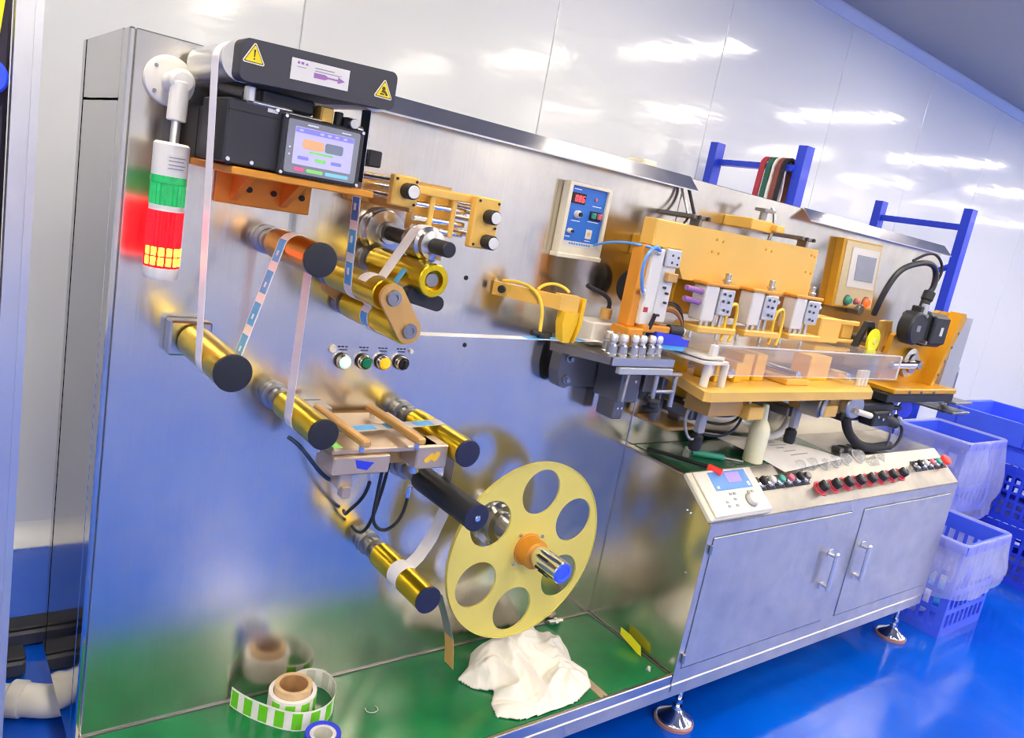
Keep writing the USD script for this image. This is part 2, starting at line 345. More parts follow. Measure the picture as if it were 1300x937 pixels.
# ================================================================== LEFT EDGE OF THE PICTURE
P = Thing('aluminium_post', 'tall grooved aluminium post at the left edge of the picture', 'post', (-.13, .2, 0))
P.part('profile', prism(unary_union([sbox(-.152, .18, -.137, .22), sbox(-.137, .185, -.122, .22), sbox(-.122, .18, -.108, .22)]), 'xy', 0, 2.6), 'aluminium', smooth=False)
P.part('foot_plate', bx(-.165, -.095, .165, .235, 0, .012, .003), 'steel_dull')
D = Thing('dark_cabinet', 'dark purple grey cabinet half hidden behind the aluminium post', 'cabinet', (-.45, .38, 0))
D.part('body', bx(-.75, -.151, .252, .50, .1, 2.2, .006), 'machine_dark')
D.part('door', bx(-.74, -.156, .240, .2515, .15, 1.52, .004), 'machine_dark')
D.part('leg', bx(-.74, -.69, .27, .48, 0, .1), 'black_plastic'); D.part('leg', bx(-.22, -.17, .27, .48, 0, .1), 'black_plastic')
single('yellow_sign', prism([(-.30, 1.645), (-.170, 1.645), (-.153, 1.82), (-.30, 1.82)], 'xz', .236, .2505), 'disc_yellow', 'bright yellow board at the top left corner on the dark cabinet', 'sign')
single('blue_cap', cyl((-.19, .19, 1.565), (-.19, .2395, 1.565), .034), 'bright_blue', 'round blue cap below the yellow board on the dark cabinet', 'drum')  # a round blue cap on the cabinet front rather than a drum
for z, y, lab in ((.035, .81, 'rear'), (.035, .66, 'front')):
    d = Thing('floor_duct', f'dark grey cable duct on the blue floor, {lab} of the two beside the machine', 'cable duct', (-.4, y, 0), group='floor cable ducts')
    d.part('body', bx(-1.4, .09 if lab == 'rear' else -.012, y - .04, y + .04, 0, .05, .008), 'duct_grey'); d.part('cover', bx(-1.4, .09 if lab == 'rear' else -.012, y - .035, y + .035, .05, .062, .004), 'black_plastic')
pv = Thing('drain_pipe', 'white plastic drain pipe with an elbow on the floor by the machine corner', 'pipe', (-.1, .45, 0))
pv.part('pipe', tube([(-.5, .69, .05), (-.12, .505, .045), (-.03, .455, .045)], .036, 20, smooth=False), 'pvc_white')
pv.part('elbow', tube([(-.05, .467, .045), (.0, .437, .045), (.035, .425, .045), (.09, .44, .045), (.16, .49, .045)], .042, 20), 'pvc_white')
pv.part('collar', cat(cyl((-.065, .476, .045), (-.03, .456, .045), .047)), 'pvc_white')

# ================================================================== THE MACHINE BODY
ZT, ZB, L1, L2, DP, BK, XE = 1.692, .244, 1.524, 3.206, .375, .45, 3.306
M = Thing('label_inspection_machine', 'long stainless steel label machine with upright panel, green tray and cabinet', 'machine', (1.6, 0, 0))
M.part('face_panel', bx(.012, L1 - .0015, 0, .012, ZB - .03, ZT, .002), 'panel_steel', smooth=False)
M.part('face_panel', bx(L1 + .0015, XE, 0, .012, ZB - .03, ZT, .002), 'panel_steel', smooth=False)
M.part('corner_post', bx(0, .0115, 0, .05, .2, ZT, .003), 'side_steel', smooth=False)
M.part('side_panel', bx(0, .010, .053, BK - .04, .2, 1.565, .001), 'side_steel', smooth=False)
M.part('side_panel', bx(0, .010, .053, BK - .04, 1.569, ZT, .001), 'side_steel', smooth=False)
M.part('rear_post', bx(-.001, .0115, BK - .037, BK, .2, ZT, .002), 'side_steel', smooth=False)
M.part('top_plate', bx(.012, XE, .012, BK, ZT - .012, ZT - .001), 'cabinet_steel', smooth=False)
M.part('back_panel', bx(.012, XE, BK - .012, BK, .2, ZT - .013), 'cabinet_steel', smooth=False)
M.part('right_panel', bx(XE - .012, XE, .013, BK - .013, .2, ZT - .013), 'cabinet_steel', smooth=False)
# tray
M.part('tray', cat(bx(.0, L1, -DP + .012, -.0005, ZB - .05, ZB - .003, .002), bx(.0, .012, -DP + .012, -.0005, ZB - .05, ZB + .001)), 'cabinet_steel', smooth=False)
tr = M.part('tray_mat', bx(.014, L1 - .003, -DP + .016, -.003, ZB - .003, ZB), 'green_mat', smooth=False)
M.part('tray_lip', bx(.0, L1 - .002, -DP, -DP + .012, ZB - .03, ZB + .003, .002), 'steel_part')
M.part('corner_bead', cat(bx(.01, L1 - .003, -.005, -.0006, ZB, ZB + .004), bx(L1 - .0075, L1 - .0025, -DP + .016, -.006, ZB, ZB + .004)), 'steel_dull', smooth=False)
M.part('bottom_rail', bx(0, L2, -DP, -DP + .045, .165, ZB - .03 - .0005, .004), 'cabinet_steel', smooth=False)
M.part('base_frame', cat(bx(0.012, L2, .0125, BK - .013, .165, .21, .003), bx(L1, L2, -DP + .046, -.001, .165, .19)), 'steel_dull', smooth=False)
# cabinet with sloping console
YD, ZH, ZC = .244, .84, .735
prof = Polygon([(-.0005, .19), (-DP, .19), (-DP, ZC - .002), (-YD, ZH), (-.0005, ZH)])
M.part('cabinet_side', prism(prof, 'yz', L1 + .0005, L1 + .006), 'panel_steel', smooth=False)
M.part('cabinet_side', prism(prof, 'yz', L2 - .006, L2), 'cabinet_steel', smooth=False)
M.part('cabinet_core', prism(Polygon([(-.0005, .192), (-DP + .004, .192), (-DP + .004, ZC - .008), (-YD, ZH - .007), (-.0005, ZH - .007)]), 'yz', L1 + .0065, L2 - .0065), 'cabinet_steel', smooth=False)
fr = Polygon([(L1 + .002, ZB - .027), (L2 - .002, ZB - .027), (L2 - .002, ZC - .002), (L1 + .002, ZC - .002)], [[(1.551, .262), (2.345, .262), (2.345, .693), (1.551, .693)], [(2.430, .262), (3.158, .262), (3.158, .693), (2.430, .693)]])
M.part('front_frame', prism(fr, 'xz', -DP - .0005, -DP + .0035), 'cabinet_steel', smooth=False)
d1 = M.part('door', bx(1.554, 2.342, -DP - .003, -DP + .002, .265, .690, .0015), 'cabinet_steel', smooth=False)
d2 = M.part('door', bx(2.433, 3.155, -DP - .003, -DP + .002, .265, .690, .0015), 'cabinet_steel', smooth=False)
for d, hx in ((d1, 2.262), (d2, 2.492)):
    h = cat(*[cyl((hx, -DP - .003, z), (hx, -DP - .03, z), .006) for z in (.425, .54)], bx(hx - .012, hx + .012, -DP - .038, -DP - .026, .41, .556, .006), *[bx(hx - .014, hx + .014, -DP - .006, -DP - .003, z - .012, z + .012, .002) for z in (.42, .546)])
    M.part('handle', h, 'aluminium', 'satin pull handle', under=d)
for z in (.30, .655): M.part('hinge', cat(cyl((1.547, -DP - .006, z - .015), (1.547, -DP - .006, z + .015), .005)), 'steel_part', under=d1)
CN = np.array([0, -.6254, .7803]); CD = np.array([0, -.7803, -.6254])
def K(x, s, h=0.): return np.array([x, -YD, ZH]) + CD * s + CN * h
def kbox(x0, x1, s0, s1, h0, h1, b=.0, shear=None):
    mm = bx(x0, x1, s0, s1, h0, h1, b); v = mm.vertices; mm.vertices = np.array([K(p[0], p[1], p[2]) for p in v]); mm.fix_normals(); return mm
M.part('console_plate', kbox(L1, L2, .001, .1675, -.006, .001, .001), 'console_steel', smooth=False)
M.part('desk_plate', bx(L1, L2, -YD, -.0005, ZH - .007, ZH, .001), 'console_steel', smooth=False)
M.part('desk_mat', prism([(1.56, -.005), (1.556, -.236), (1.80, -.236), (1.985, -.236), (2.42, -.236), (2.47, -.03), (2.2, -.004)], 'xy', ZH, ZH + .003), 'desk_green', smooth=False)
M.part('bolt', cat(*[cyl((L1 + .0005, y, z), (L1 - .004, y, z), .004, 10) for y, z in ((-.285, .74), (-.30, .737), (-.33, .56))]), 'chrome')
# hood strips along the top
for x0, x1 in ((.40, 1.545), (2.165, XE)):
    hp = Polygon([(0, ZT + .0005), (-.002, ZT + .003), (-.043, ZT - .036), (-.043, ZT - .040), (-.041, ZT - .040), (-.040, ZT - .037), (-.0005, ZT - .003)])
    M.part('hood', prism(hp, 'yz', x0, x1), 'hood_steel', smooth=False)
# levelling feet
ft = None
for k, (fx, fy) in enumerate(((.12, -.30), (1.678, -.315), (3.12, -.33), (.12, .36), (1.6, .36), (3.12, .36))):
    pth = M.part('foot', lathe([(0, .012), (.058, .012), (.060, .016), (.056, .024), (.026, .042), (.016, .05), (.016, .062), (0, .062)], (fx, fy, 0), seg=40), 'chrome')
    M.part('foot_pad', lathe([(0, 0), (.062, 0), (.064, .004), (.064, .012), (0, .012)], (fx, fy, 0), seg=40), 'foot_pad', under=pth)
    M.part('stem', cyl((fx, fy, .06), (fx, fy, .168), .009), 'chrome', under=pth)
    M.part('nut', lathe([(0, .075), (.016, .075), (.016, .09), (0, .09)], (fx, fy, 0), seg=6), 'chrome', under=pth, smooth=False)
for x, z in ((.831, 1.145), (.80, 1.317)): M.part('hole', cyl((x, -.0012, z), (x, .006, z), .006, 14, c=0), 'black_matte')

# ================================================================== ROLLERS
def roller(name, label, x, z, L, r, body='gold_roller', cap='cap_navy', shaft=.07, shaft_r=.019, bracket=None, open_end=False, y0=0.):
    t = Thing(name, label, 'roller', (x, y0, z))
    s = lathe([(0, .0005), (shaft_r * 1.6, .0005), (shaft_r * 1.6, .012), (shaft_r * 1.15, .014), (shaft_r * 1.15, .03), (shaft_r * 1.4, .032), (shaft_r * 1.4, .044), (shaft_r, .046), (shaft_r, shaft), (0, shaft)], (x, y0, z), (0, -1, 0), 28)
    t.part('bearing', s, 'steel_dull')
    if open_end:
        t.part('sleeve', lathe([(shaft_r, shaft), (r, shaft), (r, L - .002), (r - .002, L), (r * .62, L), (r * .62, L - .02), (shaft_r * .5, L - .02), (shaft_r * .5, shaft), (shaft_r, shaft)], (x, y0, z), (0, -1, 0), 40), body)
        t.part('core', cat(cyl((x, y0 - L + .022, z), (x, y0 - L + .006, z), r * .45)), 'steel_dull')
    else:
        t.part('sleeve', lathe([(0, shaft), (r - .002, shaft), (r, shaft + .002), (r, L - .008), (0, L - .008)], (x, y0, z), (0, -1, 0), 40), body)
        t.part('end_cap', lathe([(0, L - .0075), (r + .0008, L - .0075), (r + .0008, L - .001), (r - .001, L), (0, L)], (x, y0, z), (0, -1, 0), 40), cap)
    return t
roller('guide_roller', 'copper gold roller with black end below the printer, tape looped over it', .286, 1.351, .278, .031, 'orange_roller', 'black_plastic')
r2 = roller('guide_roller', 'gold roller with black end below the signal tower at far left', .150, 1.138, .285, .033, 'gold_roller', 'black_plastic', shaft=.05)
r2.part('bearing_block', bx(.105, .185, -.0405, -.0005, 1.105, 1.175, .004), 'steel_part')
roller('guide_roller', 'gold roller with black end left of the aluminium guide block', .345, 1.012, .268, .030, 'gold_roller', 'black_plastic')
roller('guide_roller', 'gold roller with black end right of the aluminium guide block', .677, .967, .300, .030, 'gold_roller', 'cap_navy')
bk = roller('drive_roller', 'black rubber drive roller just above the yellow reel', .695, .834, .348, .031, 'black_plastic', 'cap_navy', shaft=.11, shaft_r=.022)
bk.part('centre_screw', cyl((.695, -.347, .834), (.695, -.352, .834), .007, 14), 'chrome')
roller('guide_roller', 'lowest gold roller with navy end hanging left of the yellow reel', .637, .620, .304, .031, 'gold_roller', 'cap_navy')
roller('idler_roller', 'hollow gold roller with open end over the black slotted arm', .528, 1.336, .282, .034, 'gold_roller', shaft=.05, open_end=True)
tw = Thing('twin_roller', 'pair of gold rollers joined by a gold link plate over the row of buttons', 'rollers', (.46, 0, 1.25))
for (x, z, L) in ((.438, 1.296, .262), (.484, 1.233, .280)):
    b = tw.part('sleeve', lathe([(0, .03), (.029, .03), (.031, .032), (.031, L - .002), (.029, L), (0, L)], (x, 0, z), (0, -1, 0), 36), 'gold_roller')
    tw.part('bearing', lathe([(0, .0005), (.03, .0005), (.03, .012), (.02, .014), (.02, .03), (0, .03)], (x, 0, z), (0, -1, 0), 24), 'steel_dull', under=b)
lk = LineString([(.438, 1.296), (.484, 1.233)]).buffer(.027)
tw.part('link_plate', prism(lk, 'xz', -.290, -.281), 'gold_pale')
for x, z in ((.438, 1.296), (.484, 1.233)):
    tw.part('retaining_screw', lathe([(0, 0), (.016, 0), (.015, .006), (.008, .006), (.008, .003), (0, .003)], (x, -.2905, z), (0, -1, 0), 20), 'steel_dull')
tw.part('rear_block', prism([(.425, 1.255), (.425, 1.31), (.47, 1.31), (.505, 1.235), (.48, 1.22)], 'xz', -.012, -.0005), 'gold_pale')
# slotted black arm under the hollow roller
ar = single('slotted_arm', prism(LineString([(.505, 1.298), (.562, 1.286)]).buffer(.016), 'xz', -.255, -.225), 'black_plastic', 'black rounded arm below the hollow gold roller', 'arm')
# spool shaft
sp = Thing('spool_shaft', 'black spool shaft with steel flange, white tape looped over its hub', 'shaft', (.541, 0, 1.402))
sp.part('flange', lathe([(0, .0005), (.050, .0005), (.052, .004), (.052, .018), (.047, .022), (.047, .034), (.024, .038), (.024, .055), (0, .055)], (.541, 0, 1.402), (0, -1, 0), 44), 'steel_part')
sp.part('shaft', cyl((.541, -.04, 1.402), (.541, -.30, 1.402), .016), 'black_plastic')
sp.part('hub', lathe([(.014, .165), (.034, .165), (.036, .168), (.036, .222), (.030, .226), (.030, .240), (.014, .243), (.014, .165)], (.541, 0, 1.402), (0, -1, 0), 40), 'steel_part')
sp.part('set_screw', cyl((.541, -.262, 1.383), (.541, -.262, 1.376), .006, 12), 'gold_pale')

# ================================================================== LABEL WEBS
Y0, Y1 = -.188, -.150
wA = Thing('label_web', 'white tape with blue labels running from printer over left rollers to guide block', 'label tape', (.15, -.17, .98))
seg1 = arc(.134, 1.655, .0315, 80, 180, 8) + arc(.150, 1.138, .0335, 180, 330, 12)
e1 = (.150 + .0335 * math.cos(math.radians(-8)), 1.138 + .0335 * math.sin(math.radians(-8)))
pA = arc(.122, 1.655, .0315, 80, 180, 8) + arc(.150, 1.138, .0336, 180, 350, 14)
wA.part('liner', ribbon(pA, Y0, Y1, dy=(-.036, -.022)), 'liner_white')
pB = [pA[-1]] + arc(.286, 1.351, .0316, 172, 90, 8)
wA.part('liner', ribbon(pB, Y0, Y1, dy=(-.022, .012)), 'liner_white'); LB = plen(pB)
pC = arc(.286, 1.351, .0316, 90, 0, 8) + arc(.345, 1.012, .0306, 180, 250, 8)
wA.part('liner', ribbon(pC, Y0, Y1, dy=(.012, .012)), 'liner_white')
for s in np.arange(.012, plen(pB) - .03, .064):
    a = resample(pB, s, min(s + .045, plen(pB) - .002), 8)
    p = wA.part('label', ribbon(a, Y0 + .004, Y1 - .004, .0005, .0007, dy=(-.022 + .034 * s / LB, -.022 + .034 * (s + .045) / LB)), 'label_blue', 'blue printed label')
    wA.part('print', ribbon(resample(a, .012, .022, 3), Y0 + .015, Y1 - .015, .0003, .0011, dy=(-.022 + .034 * (s + .015) / LB,) * 2), 'white_ink', under=p)
# across the guide block
pD = arc(.345, 1.012, .0306, 250, 278, 4) + [(.40, .9855), (.645, .9955)] + arc(.677, .967, .0306, 100, 0, 10) + [(.7265, .90), (.7272, .845)]
wA.part('liner', ribbon(pD, Y0, Y1), 'liner_grey')
for s0, s1 in ((.055, .105), (.125, .175), (.20, .25), (.275, .32)):
    wA.part('label', ribbon(resample(pD, s0, s1, 5), Y0 + .005, Y1 - .005, .0005, .0008), 'label_blue')
# web B: dark ribbon right of the printer, labels down to the twin rollers and out to the label head
wB = Thing('label_web', 'tape with dark blue labels dropping from printer right end to the twin rollers', 'label tape', (.40, -.16, 1.19))
YB0, YB1 = -.172, -.136
pE = [(.396, 1.655), (.397, 1.60), (.398, 1.52), (.4, 1.46), (.4045, 1.32)] + arc(.438, 1.296, .0318, 176, 250, 8)
wB.part('liner', ribbon(pE, YB0, YB1), 'liner_white')
wB.part('dark_ribbon', ribbon(resample(pE, .003, .155, 4), YB0 - .001, YB1 + .001, .0006, -.0012), 'navy', 'dark navy print ribbon')
for i, s in enumerate((.185, .250, .315)):
    a = resample(pE, s, s + .046, 6); p = wB.part('label', ribbon(a, YB0 + .004, YB1 - .004, .0005, -.0008), 'label_dark_blue' if i == 0 else 'label_blue')
    wB.part('print', ribbon(resample(a, .012, .026, 3), YB0 + .014, YB1 - .012, .0003, -.0013), 'white_ink', under=p)
pF = arc(.438, 1.296, .0318, 250, 285, 4) + arc(.484, 1.233, .0318, 140, 270, 12) + [(.60, 1.2005), (.9, 1.2045), (1.15, 1.208)]
wB.part('liner', ribbon(pF, YB0, YB1), 'liner_white')
for s, mm_ in ((.052, 'label_blue'), (.10, 'label_blue')):
    wB.part('label', ribbon(resample(pF, s, s + .03, 6), YB0 + .004, YB1 - .004, .0005, -.0008), mm_)
LF = plen(pF)
for s in (.52, .59, .66): wB.part('label', ribbon(resample(pF, s, s + .055, 4), YB0 + .003, YB1 - .003, .0006, .0009), 'label_blue')
# web C: white band over the spool hub
wC = Thing('backing_band', 'white backing tape slung from the twin rollers over the spool hub', 'backing tape', (.49, -.2, 1.3))
pG = arc(.438, 1.296, .0326, 150, 60, 6) + arc(.541, 1.402, .0368, 150, 40, 10) + [(.566, 1.425)]
wC.part('band', ribbon(pG, -.222, -.186), 'liner_white')
pH = arc(.541, 1.402, .037, 300, 250, 4) + [(.502, 1.356)] + arc(.4715, 1.31, .003, 0, -30, 3)
wC.part('label_strip', ribbon(pH, -.226, -.206), 'label_blue', 'blue label strip')
# waste liner over the lowest roller
wD = Thing('waste_liner', 'pale waste tape looped over the lowest gold roller with a tan tail', 'waste tape', (.7, -.2, .3))
pI = [(.7272, .845), (.727, .815), (.722, .775), (.700, .71), (.672, .665)] + arc(.637, .620, .0316, 60, 180, 12) + arc(.637, .620, .0316, 195, 300, 10)
wD.part('band', ribbon(pI, -.205, -.163, .0007), 'liner_white')
pJ = arc(.637, .620, .0316, 300, 318, 3) + [(.70, .600), (.748, .560), (.786, .476), (.806, .425)]
wD.part('tail', ribbon(pJ, -.205, -.163, .0007), 'tail_dark', 'grey translucent tail')
wD.part('tail_end', ribbon([(.806, .425), (.815, .39), (.824, .335)], -.205, -.163, .0008), 'tail_tan', 'tan end of the tape')

# ================================================================== SIGNAL TOWER
S = Thing('signal_tower', 'stack light with green lens over a lit red lens on a white wall bracket', 'signal light', (.065, 0, 1.265))
S.part('wall_disc', lathe([(0, .0005), (.043, .0005), (.045, .003), (.043, .010), (.036, .013), (0, .013)], (.072, 0, 1.615), (0, -1, 0), 44), 'white_plastic')
for a in (40, 140, 220, 320): S.part('screw', cyl((.072 + .034 * math.cos(math.radians(a)), -.0125, 1.615 + .034 * math.sin(math.radians(a))), (.072 + .034 * math.cos(math.radians(a)), -.0145, 1.615 + .034 * math.sin(math.radians(a))), .0035, 10), 'grey_ink')
S.part('elbow', cat(cyl((.076, -.013, 1.613), (.076, -.07, 1.613), .020), lathe([(0, 0), (.016, .002), (.0215, .008), (.022, .024), (.019, .028), (0, .028)], (.074, -.094, 1.613), (0, 1, 0)), cyl((.072, -.080, 1.613), (.070, -.082, 1.545), .0165)), 'white_plastic')
S.part('stem', cyl((.071, -.082, 1.56), (.068, -.09, 1.50), .008), 'aluminium')
cx, cy, R = .063, -.098, .030
S.part('head', lathe([(0, 1.507), (R - .004, 1.507), (R, 1.503), (R, 1.449), (0, 1.449)], (cx, cy, 0), seg=40), 'white_plastic')
lb = LineString([(cx + (R + .0004) * math.cos(a), cy + (R + .0004) * math.sin(a)) for a in np.linspace(-2.0, -.75, 10)]).buffer(.0006, cap_style='flat')
S.part('rating_label', prism(lb, 'xy', 1.458, 1.487), 'off_white', 'small printed rating label')
for k, z in enumerate((1.481, 1.475, 1.468, 1.462)):
    lb2 = LineString([(cx + (R + .001) * math.cos(a), cy + (R + .001) * math.sin(a)) for a in np.linspace(-1.9, -.95 - .1 * (k % 2), 8)]).buffer(.0005, cap_style='flat'); S.part('print_line', prism(lb2, 'xy', z, z + .0018), 'grey_ink')
def ribs(r, z0, z1, n, d=.0012):
    pts = []
    for k in range(n * 2): a = math.pi * k / n; rr = r + (d if k % 2 else -d); pts.append((cx + rr * math.cos(a), cy + rr * math.sin(a)))
    return prism(Polygon(pts), 'xy', z0, z1)
S.part('green_lens', cat(lathe([(0, 1.449), (R, 1.449), (R, 1.437), (R * .97, 1.435), (0, 1.435)], (cx, cy, 0), seg=40), ribs(R * .96, 1.398, 1.435, 22)), 'lens_green', 'green ribbed lens', smooth=False)
S.part('spacer', lathe([(0, 1.398), (R * .97, 1.398), (R * .97, 1.388), (0, 1.388)], (cx, cy, 0), seg=40), 'white_plastic')
S.part('red_lens', ribs(R * .97, 1.287, 1.388, 26), 'lens_red', 'glowing red ribbed lens', smooth=False)
for k, a in enumerate(np.linspace(-2.75, .35, 8)):
    for z in (1.291, 1.3085):
        c = np.array([cx + R * math.cos(a), cy + R * math.sin(a)]); bb = bx(-.005, .005, -.0012, .0012, z, z + .0155, .001); bb = rotz(bb, math.degrees(a) + 90, (0, 0, 0)); bb.apply_translation([c[0], c[1], 0]); S.part('led', bb, 'led_hot', 'lit amber led')
S.part('end_cap', lathe([(0, 1.287), (R, 1.287), (R, 1.272), (R * .9, 1.266), (0, 1.266)], (cx, cy, 0), seg=40), 'white_plastic')

# ================================================================== PRINTER
Pn = Thing('thermal_printer', 'black ribbon printer with colour screen and yellow warning triangles', 'printer', (.24, 0, 1.487))
body = Polygon([(.118, 1.668), (.138, 1.690), (.372, 1.698), (.384, 1.688), (.384, 1.645), (.378, 1.632), (.24, 1.618), (.125, 1.614), (.112, 1.626)]).buffer(.002)
cvp = rrect(.106, .382, 1.622, 1.687, .012)
cvp = affinity.skew(cvp, ys=2.6, origin=(.106, 1.65))
Pn.part('cover', prism(cvp, 'xz', -.285, -.245), 'printer_black')
Pn.part('cover_shoulder', prism(affinity.translate(affinity.scale(cvp, .93, .75), 0, -.004), 'xz', -.245, -.06), 'printer_black')
for x, z in ((.122, 1.655), (.365, 1.662)):
    p = Pn.part('ribbon_roller', lathe([(0, .03), (.028, .03), (.031, .035), (.031, .236), (.029, .243), (0, .243)], (x, 0, z), (0, -1, 0), 40), 'aluminium', 'pale grey ribbon roller')
    Pn.part('roller_flange', lathe([(.012, .243), (.0335, .243), (.0335, .2445), (.012, .2445), (.012, .243)], (x, 0, z), (0, -1, 0), 40), 'white_plastic', under=p)
def tri(cx_, cz_, s, grow=0): return Polygon([(cx_ - s * .56, cz_ - s * .42), (cx_ + s * .56, cz_ - s * .42), (cx_, cz_ + s * .58)]).buffer(grow + .001, quad_segs=3)
YF0 = -.2852
for i, (tx, tz) in enumerate(((.126, 1.664), (.358, 1.664))):
    p = Pn.part('warning_sign', prism(tri(tx, tz, .026, .0018), 'xz', YF0 - .0005, YF0), 'cream_plastic', 'yellow warning triangle with ' + ('exclamation mark' if i == 0 else 'pinch hazard symbol'))
    Pn.part('sign_border', prism(tri(tx, tz, .0255), 'xz', YF0 - .0009, YF0 - .0005), 'warn_black', under=p)
    Pn.part('sign_face', prism(tri(tx, tz - .0002, .0225), 'xz', YF0 - .0013, YF0 - .0009), 'warn_yellow', under=p)
    if i == 0: sym = cat(prism(Polygon([(tx - .0014, tz + .008), (tx + .0014, tz + .008), (tx + .0008, tz - .003), (tx - .0008, tz - .003)]), 'xz', YF0 - .0017, YF0 - .0013), prism(Point(tx, tz - .0062).buffer(.0013), 'xz', YF0 - .0017, YF0 - .0013))
    else: sym = cat(prism(Point(tx - .001, tz + .003).buffer(.0033), 'xz', YF0 - .0017, YF0 - .0013), prism(LineString([(tx - .003, tz - .002), (tx + .002, tz - .002), (tx + .006, tz - .0065)]).buffer(.0019), 'xz', YF0 - .0017, YF0 - .0013), prism(LineString([(tx - .006, tz - .0065), (tx + .000, tz - .0065)]).buffer(.0012), 'xz', YF0 - .0017, YF0 - .0013))
    Pn.part('symbol', sym, 'warn_black', under=p)
lab = affinity.skew(sbox(.187, 1.643, .290, 1.677), ys=2.0, origin=(.187, 1.66))
il = Pn.part('info_label', prism(lab, 'xz', YF0 - .0006, YF0), 'off_white', 'white label with purple arrow and small print')
def onlab(poly): return prism(affinity.skew(poly, ys=2.0, origin=(.187, 1.66)), 'xz', YF0 - .0010, YF0 - .0006)
Pn.part('arrow', onlab(unary_union([Polygon([(.227, 1.6525), (.247, 1.6525), (.255, 1.6565), (.247, 1.6605), (.227, 1.6605)]), sbox(.25, 1.6552, .274, 1.6579), Polygon([(.270, 1.6515), (.270, 1.6617), (.283, 1.6566)])])), 'purple_ink', under=il)
Pn.part('print_line', onlab(unary_union([sbox(.228, 1.6675, .262, 1.669), sbox(.228, 1.663, .275, 1.6642), sbox(.197, 1.664, .213, 1.665)])), 'grey_ink', under=il)
Pn.part('emblem', onlab(unary_union([Point(.199, 1.671).buffer(.0022), sbox(.203, 1.669, .208, 1.673), Polygon([(.210, 1.669), (.216, 1.669), (.213, 1.673)])])), 'purple_ink', under=il)
# lever, clamp and heads between cover and box
Pn.part('lever', cat(bx(.135, .215, -.245, -.225, 1.592, 1.600, .003), bx(.135, .150, -.245, -.225, 1.592, 1.622, .003), bx(.20, .29, -.240, -.225, 1.588, 1.594, .002)), 'aluminium')
Pn.part('dark_under_block', bx(.165, .262, -.225, -.12, 1.5965, 1.6225, .004), 'printer_black')  # plain dark block in the dark gap between cover and box
Pn.part('clamp_block', bx(.268, .292, -.24, -.20, 1.588, 1.618, .003), 'gold_plate')
Pn.part('clamp_post', cat(cyl((.305, -.23, 1.588), (.305, -.23, 1.614), .008), bx(.312, .332, -.245, -.215, 1.586, 1.608, .003)), 'black_plastic')
Pn.part('knurled_screw', cat(cyl((.322, -.24, 1.598), (.322, -.265, 1.598), .009), cyl((.34, -.235, 1.592), (.352, -.235, 1.592), .006)), 'steel_part')
Pn.part('box', bx(.107, .205, -.243, -.10, 1.4905, 1.596, .003), 'printer_box'); Pn.part('mount', bx(.13, .34, -.10, -.0005, 1.4905, 1.585, .003), 'printer_box')
Pn.part('seam', bx(.107, .2045, -.2438, -.242, 1.577, 1.5785), 'black_matte')
for x, z in ((.114, 1.498), (.154, 1.498), (.188, 1.592)): Pn.part('screw', cyl((x, -.2425, z), (x, -.247, z), .0038, 10), 'chrome')
Pn.part('tag', bx(.172, .190, -.2438, -.242, 1.586, 1.592), 'white_plastic')
Pn.part('screen_housing', bx(.196, .348, -.258, -.10, 1.4885, 1.590, .003), 'printer_box')
bz = Pn.part('screen_bezel', prism(rrect(.204, .338, 1.4945, 1.5835, .004), 'xz', -.2605, -.258), 'grey_bezel', 'grey screen bezel')
def scr(x0, x1, z0, z1, m, lvl, nm, r=.0008): Pn.part(nm, prism(rrect(x0, x1, z0, z1, r), 'xz', -.2610 - .0004 * lvl, -.2605 - .0004 * lvl), m, under=bz)
scr(.217, .327, 1.510, 1.573, 'screen_lilac', 0, 'screen')
scr(.218, .326, 1.5635, 1.572, 'screen_bar', 1, 'menu_bar')
scr(.232, .272, 1.538, 1.5545, 'screen_tan', 1, 'orange_field', .006); scr(.274, .308, 1.538, 1.5545, 'screen_grey', 1, 'grey_field', .004)
scr(.246, .290, 1.532, 1.5355, 'screen_green', 1, 'value_line')
for x in (.226, .258, .288): scr(x, x + .020, 1.519, 1.525, 'screen_bar' if x != .258 else 'screen_green', 1, 'soft_key', .002)
for x in (.224, .262, .276, .290, .306): scr(x, x + .007, 1.5660, 1.5695, 'screen_lilac', 2, 'menu_icon', .001)
for x, m_, w in ((.222, 'screen_pink', .018), (.245, 'screen_green', .03), (.28, 'screen_cyan', .044)): scr(x, x + w, 1.499, 1.505, m_, 0, 'key', .002)
scr(.238, .258, 1.577, 1.5795, 'white_ink', 0, 'bezel_print'); scr(.302, .32, 1.577, 1.579, 'white_ink', 0, 'bezel_print')
for z in (1.537, 1.525): Pn.part('side_lamp', cyl((.2105, -.2605, z), (.2105, -.2615, z), .0018, 10), 'white_ink', under=bz)
for x, z in ((.200, 1.586), (.3435, 1.586), (.3435, 1.4925), (.200, 1.4925)): Pn.part('screw', cyl((x, -.258, z), (x, -.2605, z), .0032, 10), 'chrome')
# bracket below the printer
Bk = Thing('printer_bracket', 'gold L-shaped shelf bracket with gussets under the black printer', 'bracket', (.25, 0, 1.415))
Bk.part('shelf', bx(.122, .386, -.25, -.002, 1.474, 1.4875, .002), 'gold_orange')
Bk.part('wall_plate', bx(.172, .365, -.014, -.0005, 1.412, 1.473, .002), 'gold_orange')
for x in (.20, .30): Bk.part('gusset', prism([(-.0145, 1.4735), (-.0145, 1.42), (-.11, 1.4735)], 'yz', x, x + .014), 'gold_orange', smooth=False)
for x in (.235, .285, .345): Bk.part('bolt', cyl((x, -.014, 1.445), (x, -.019, 1.445), .006, 12), 'black_plastic')

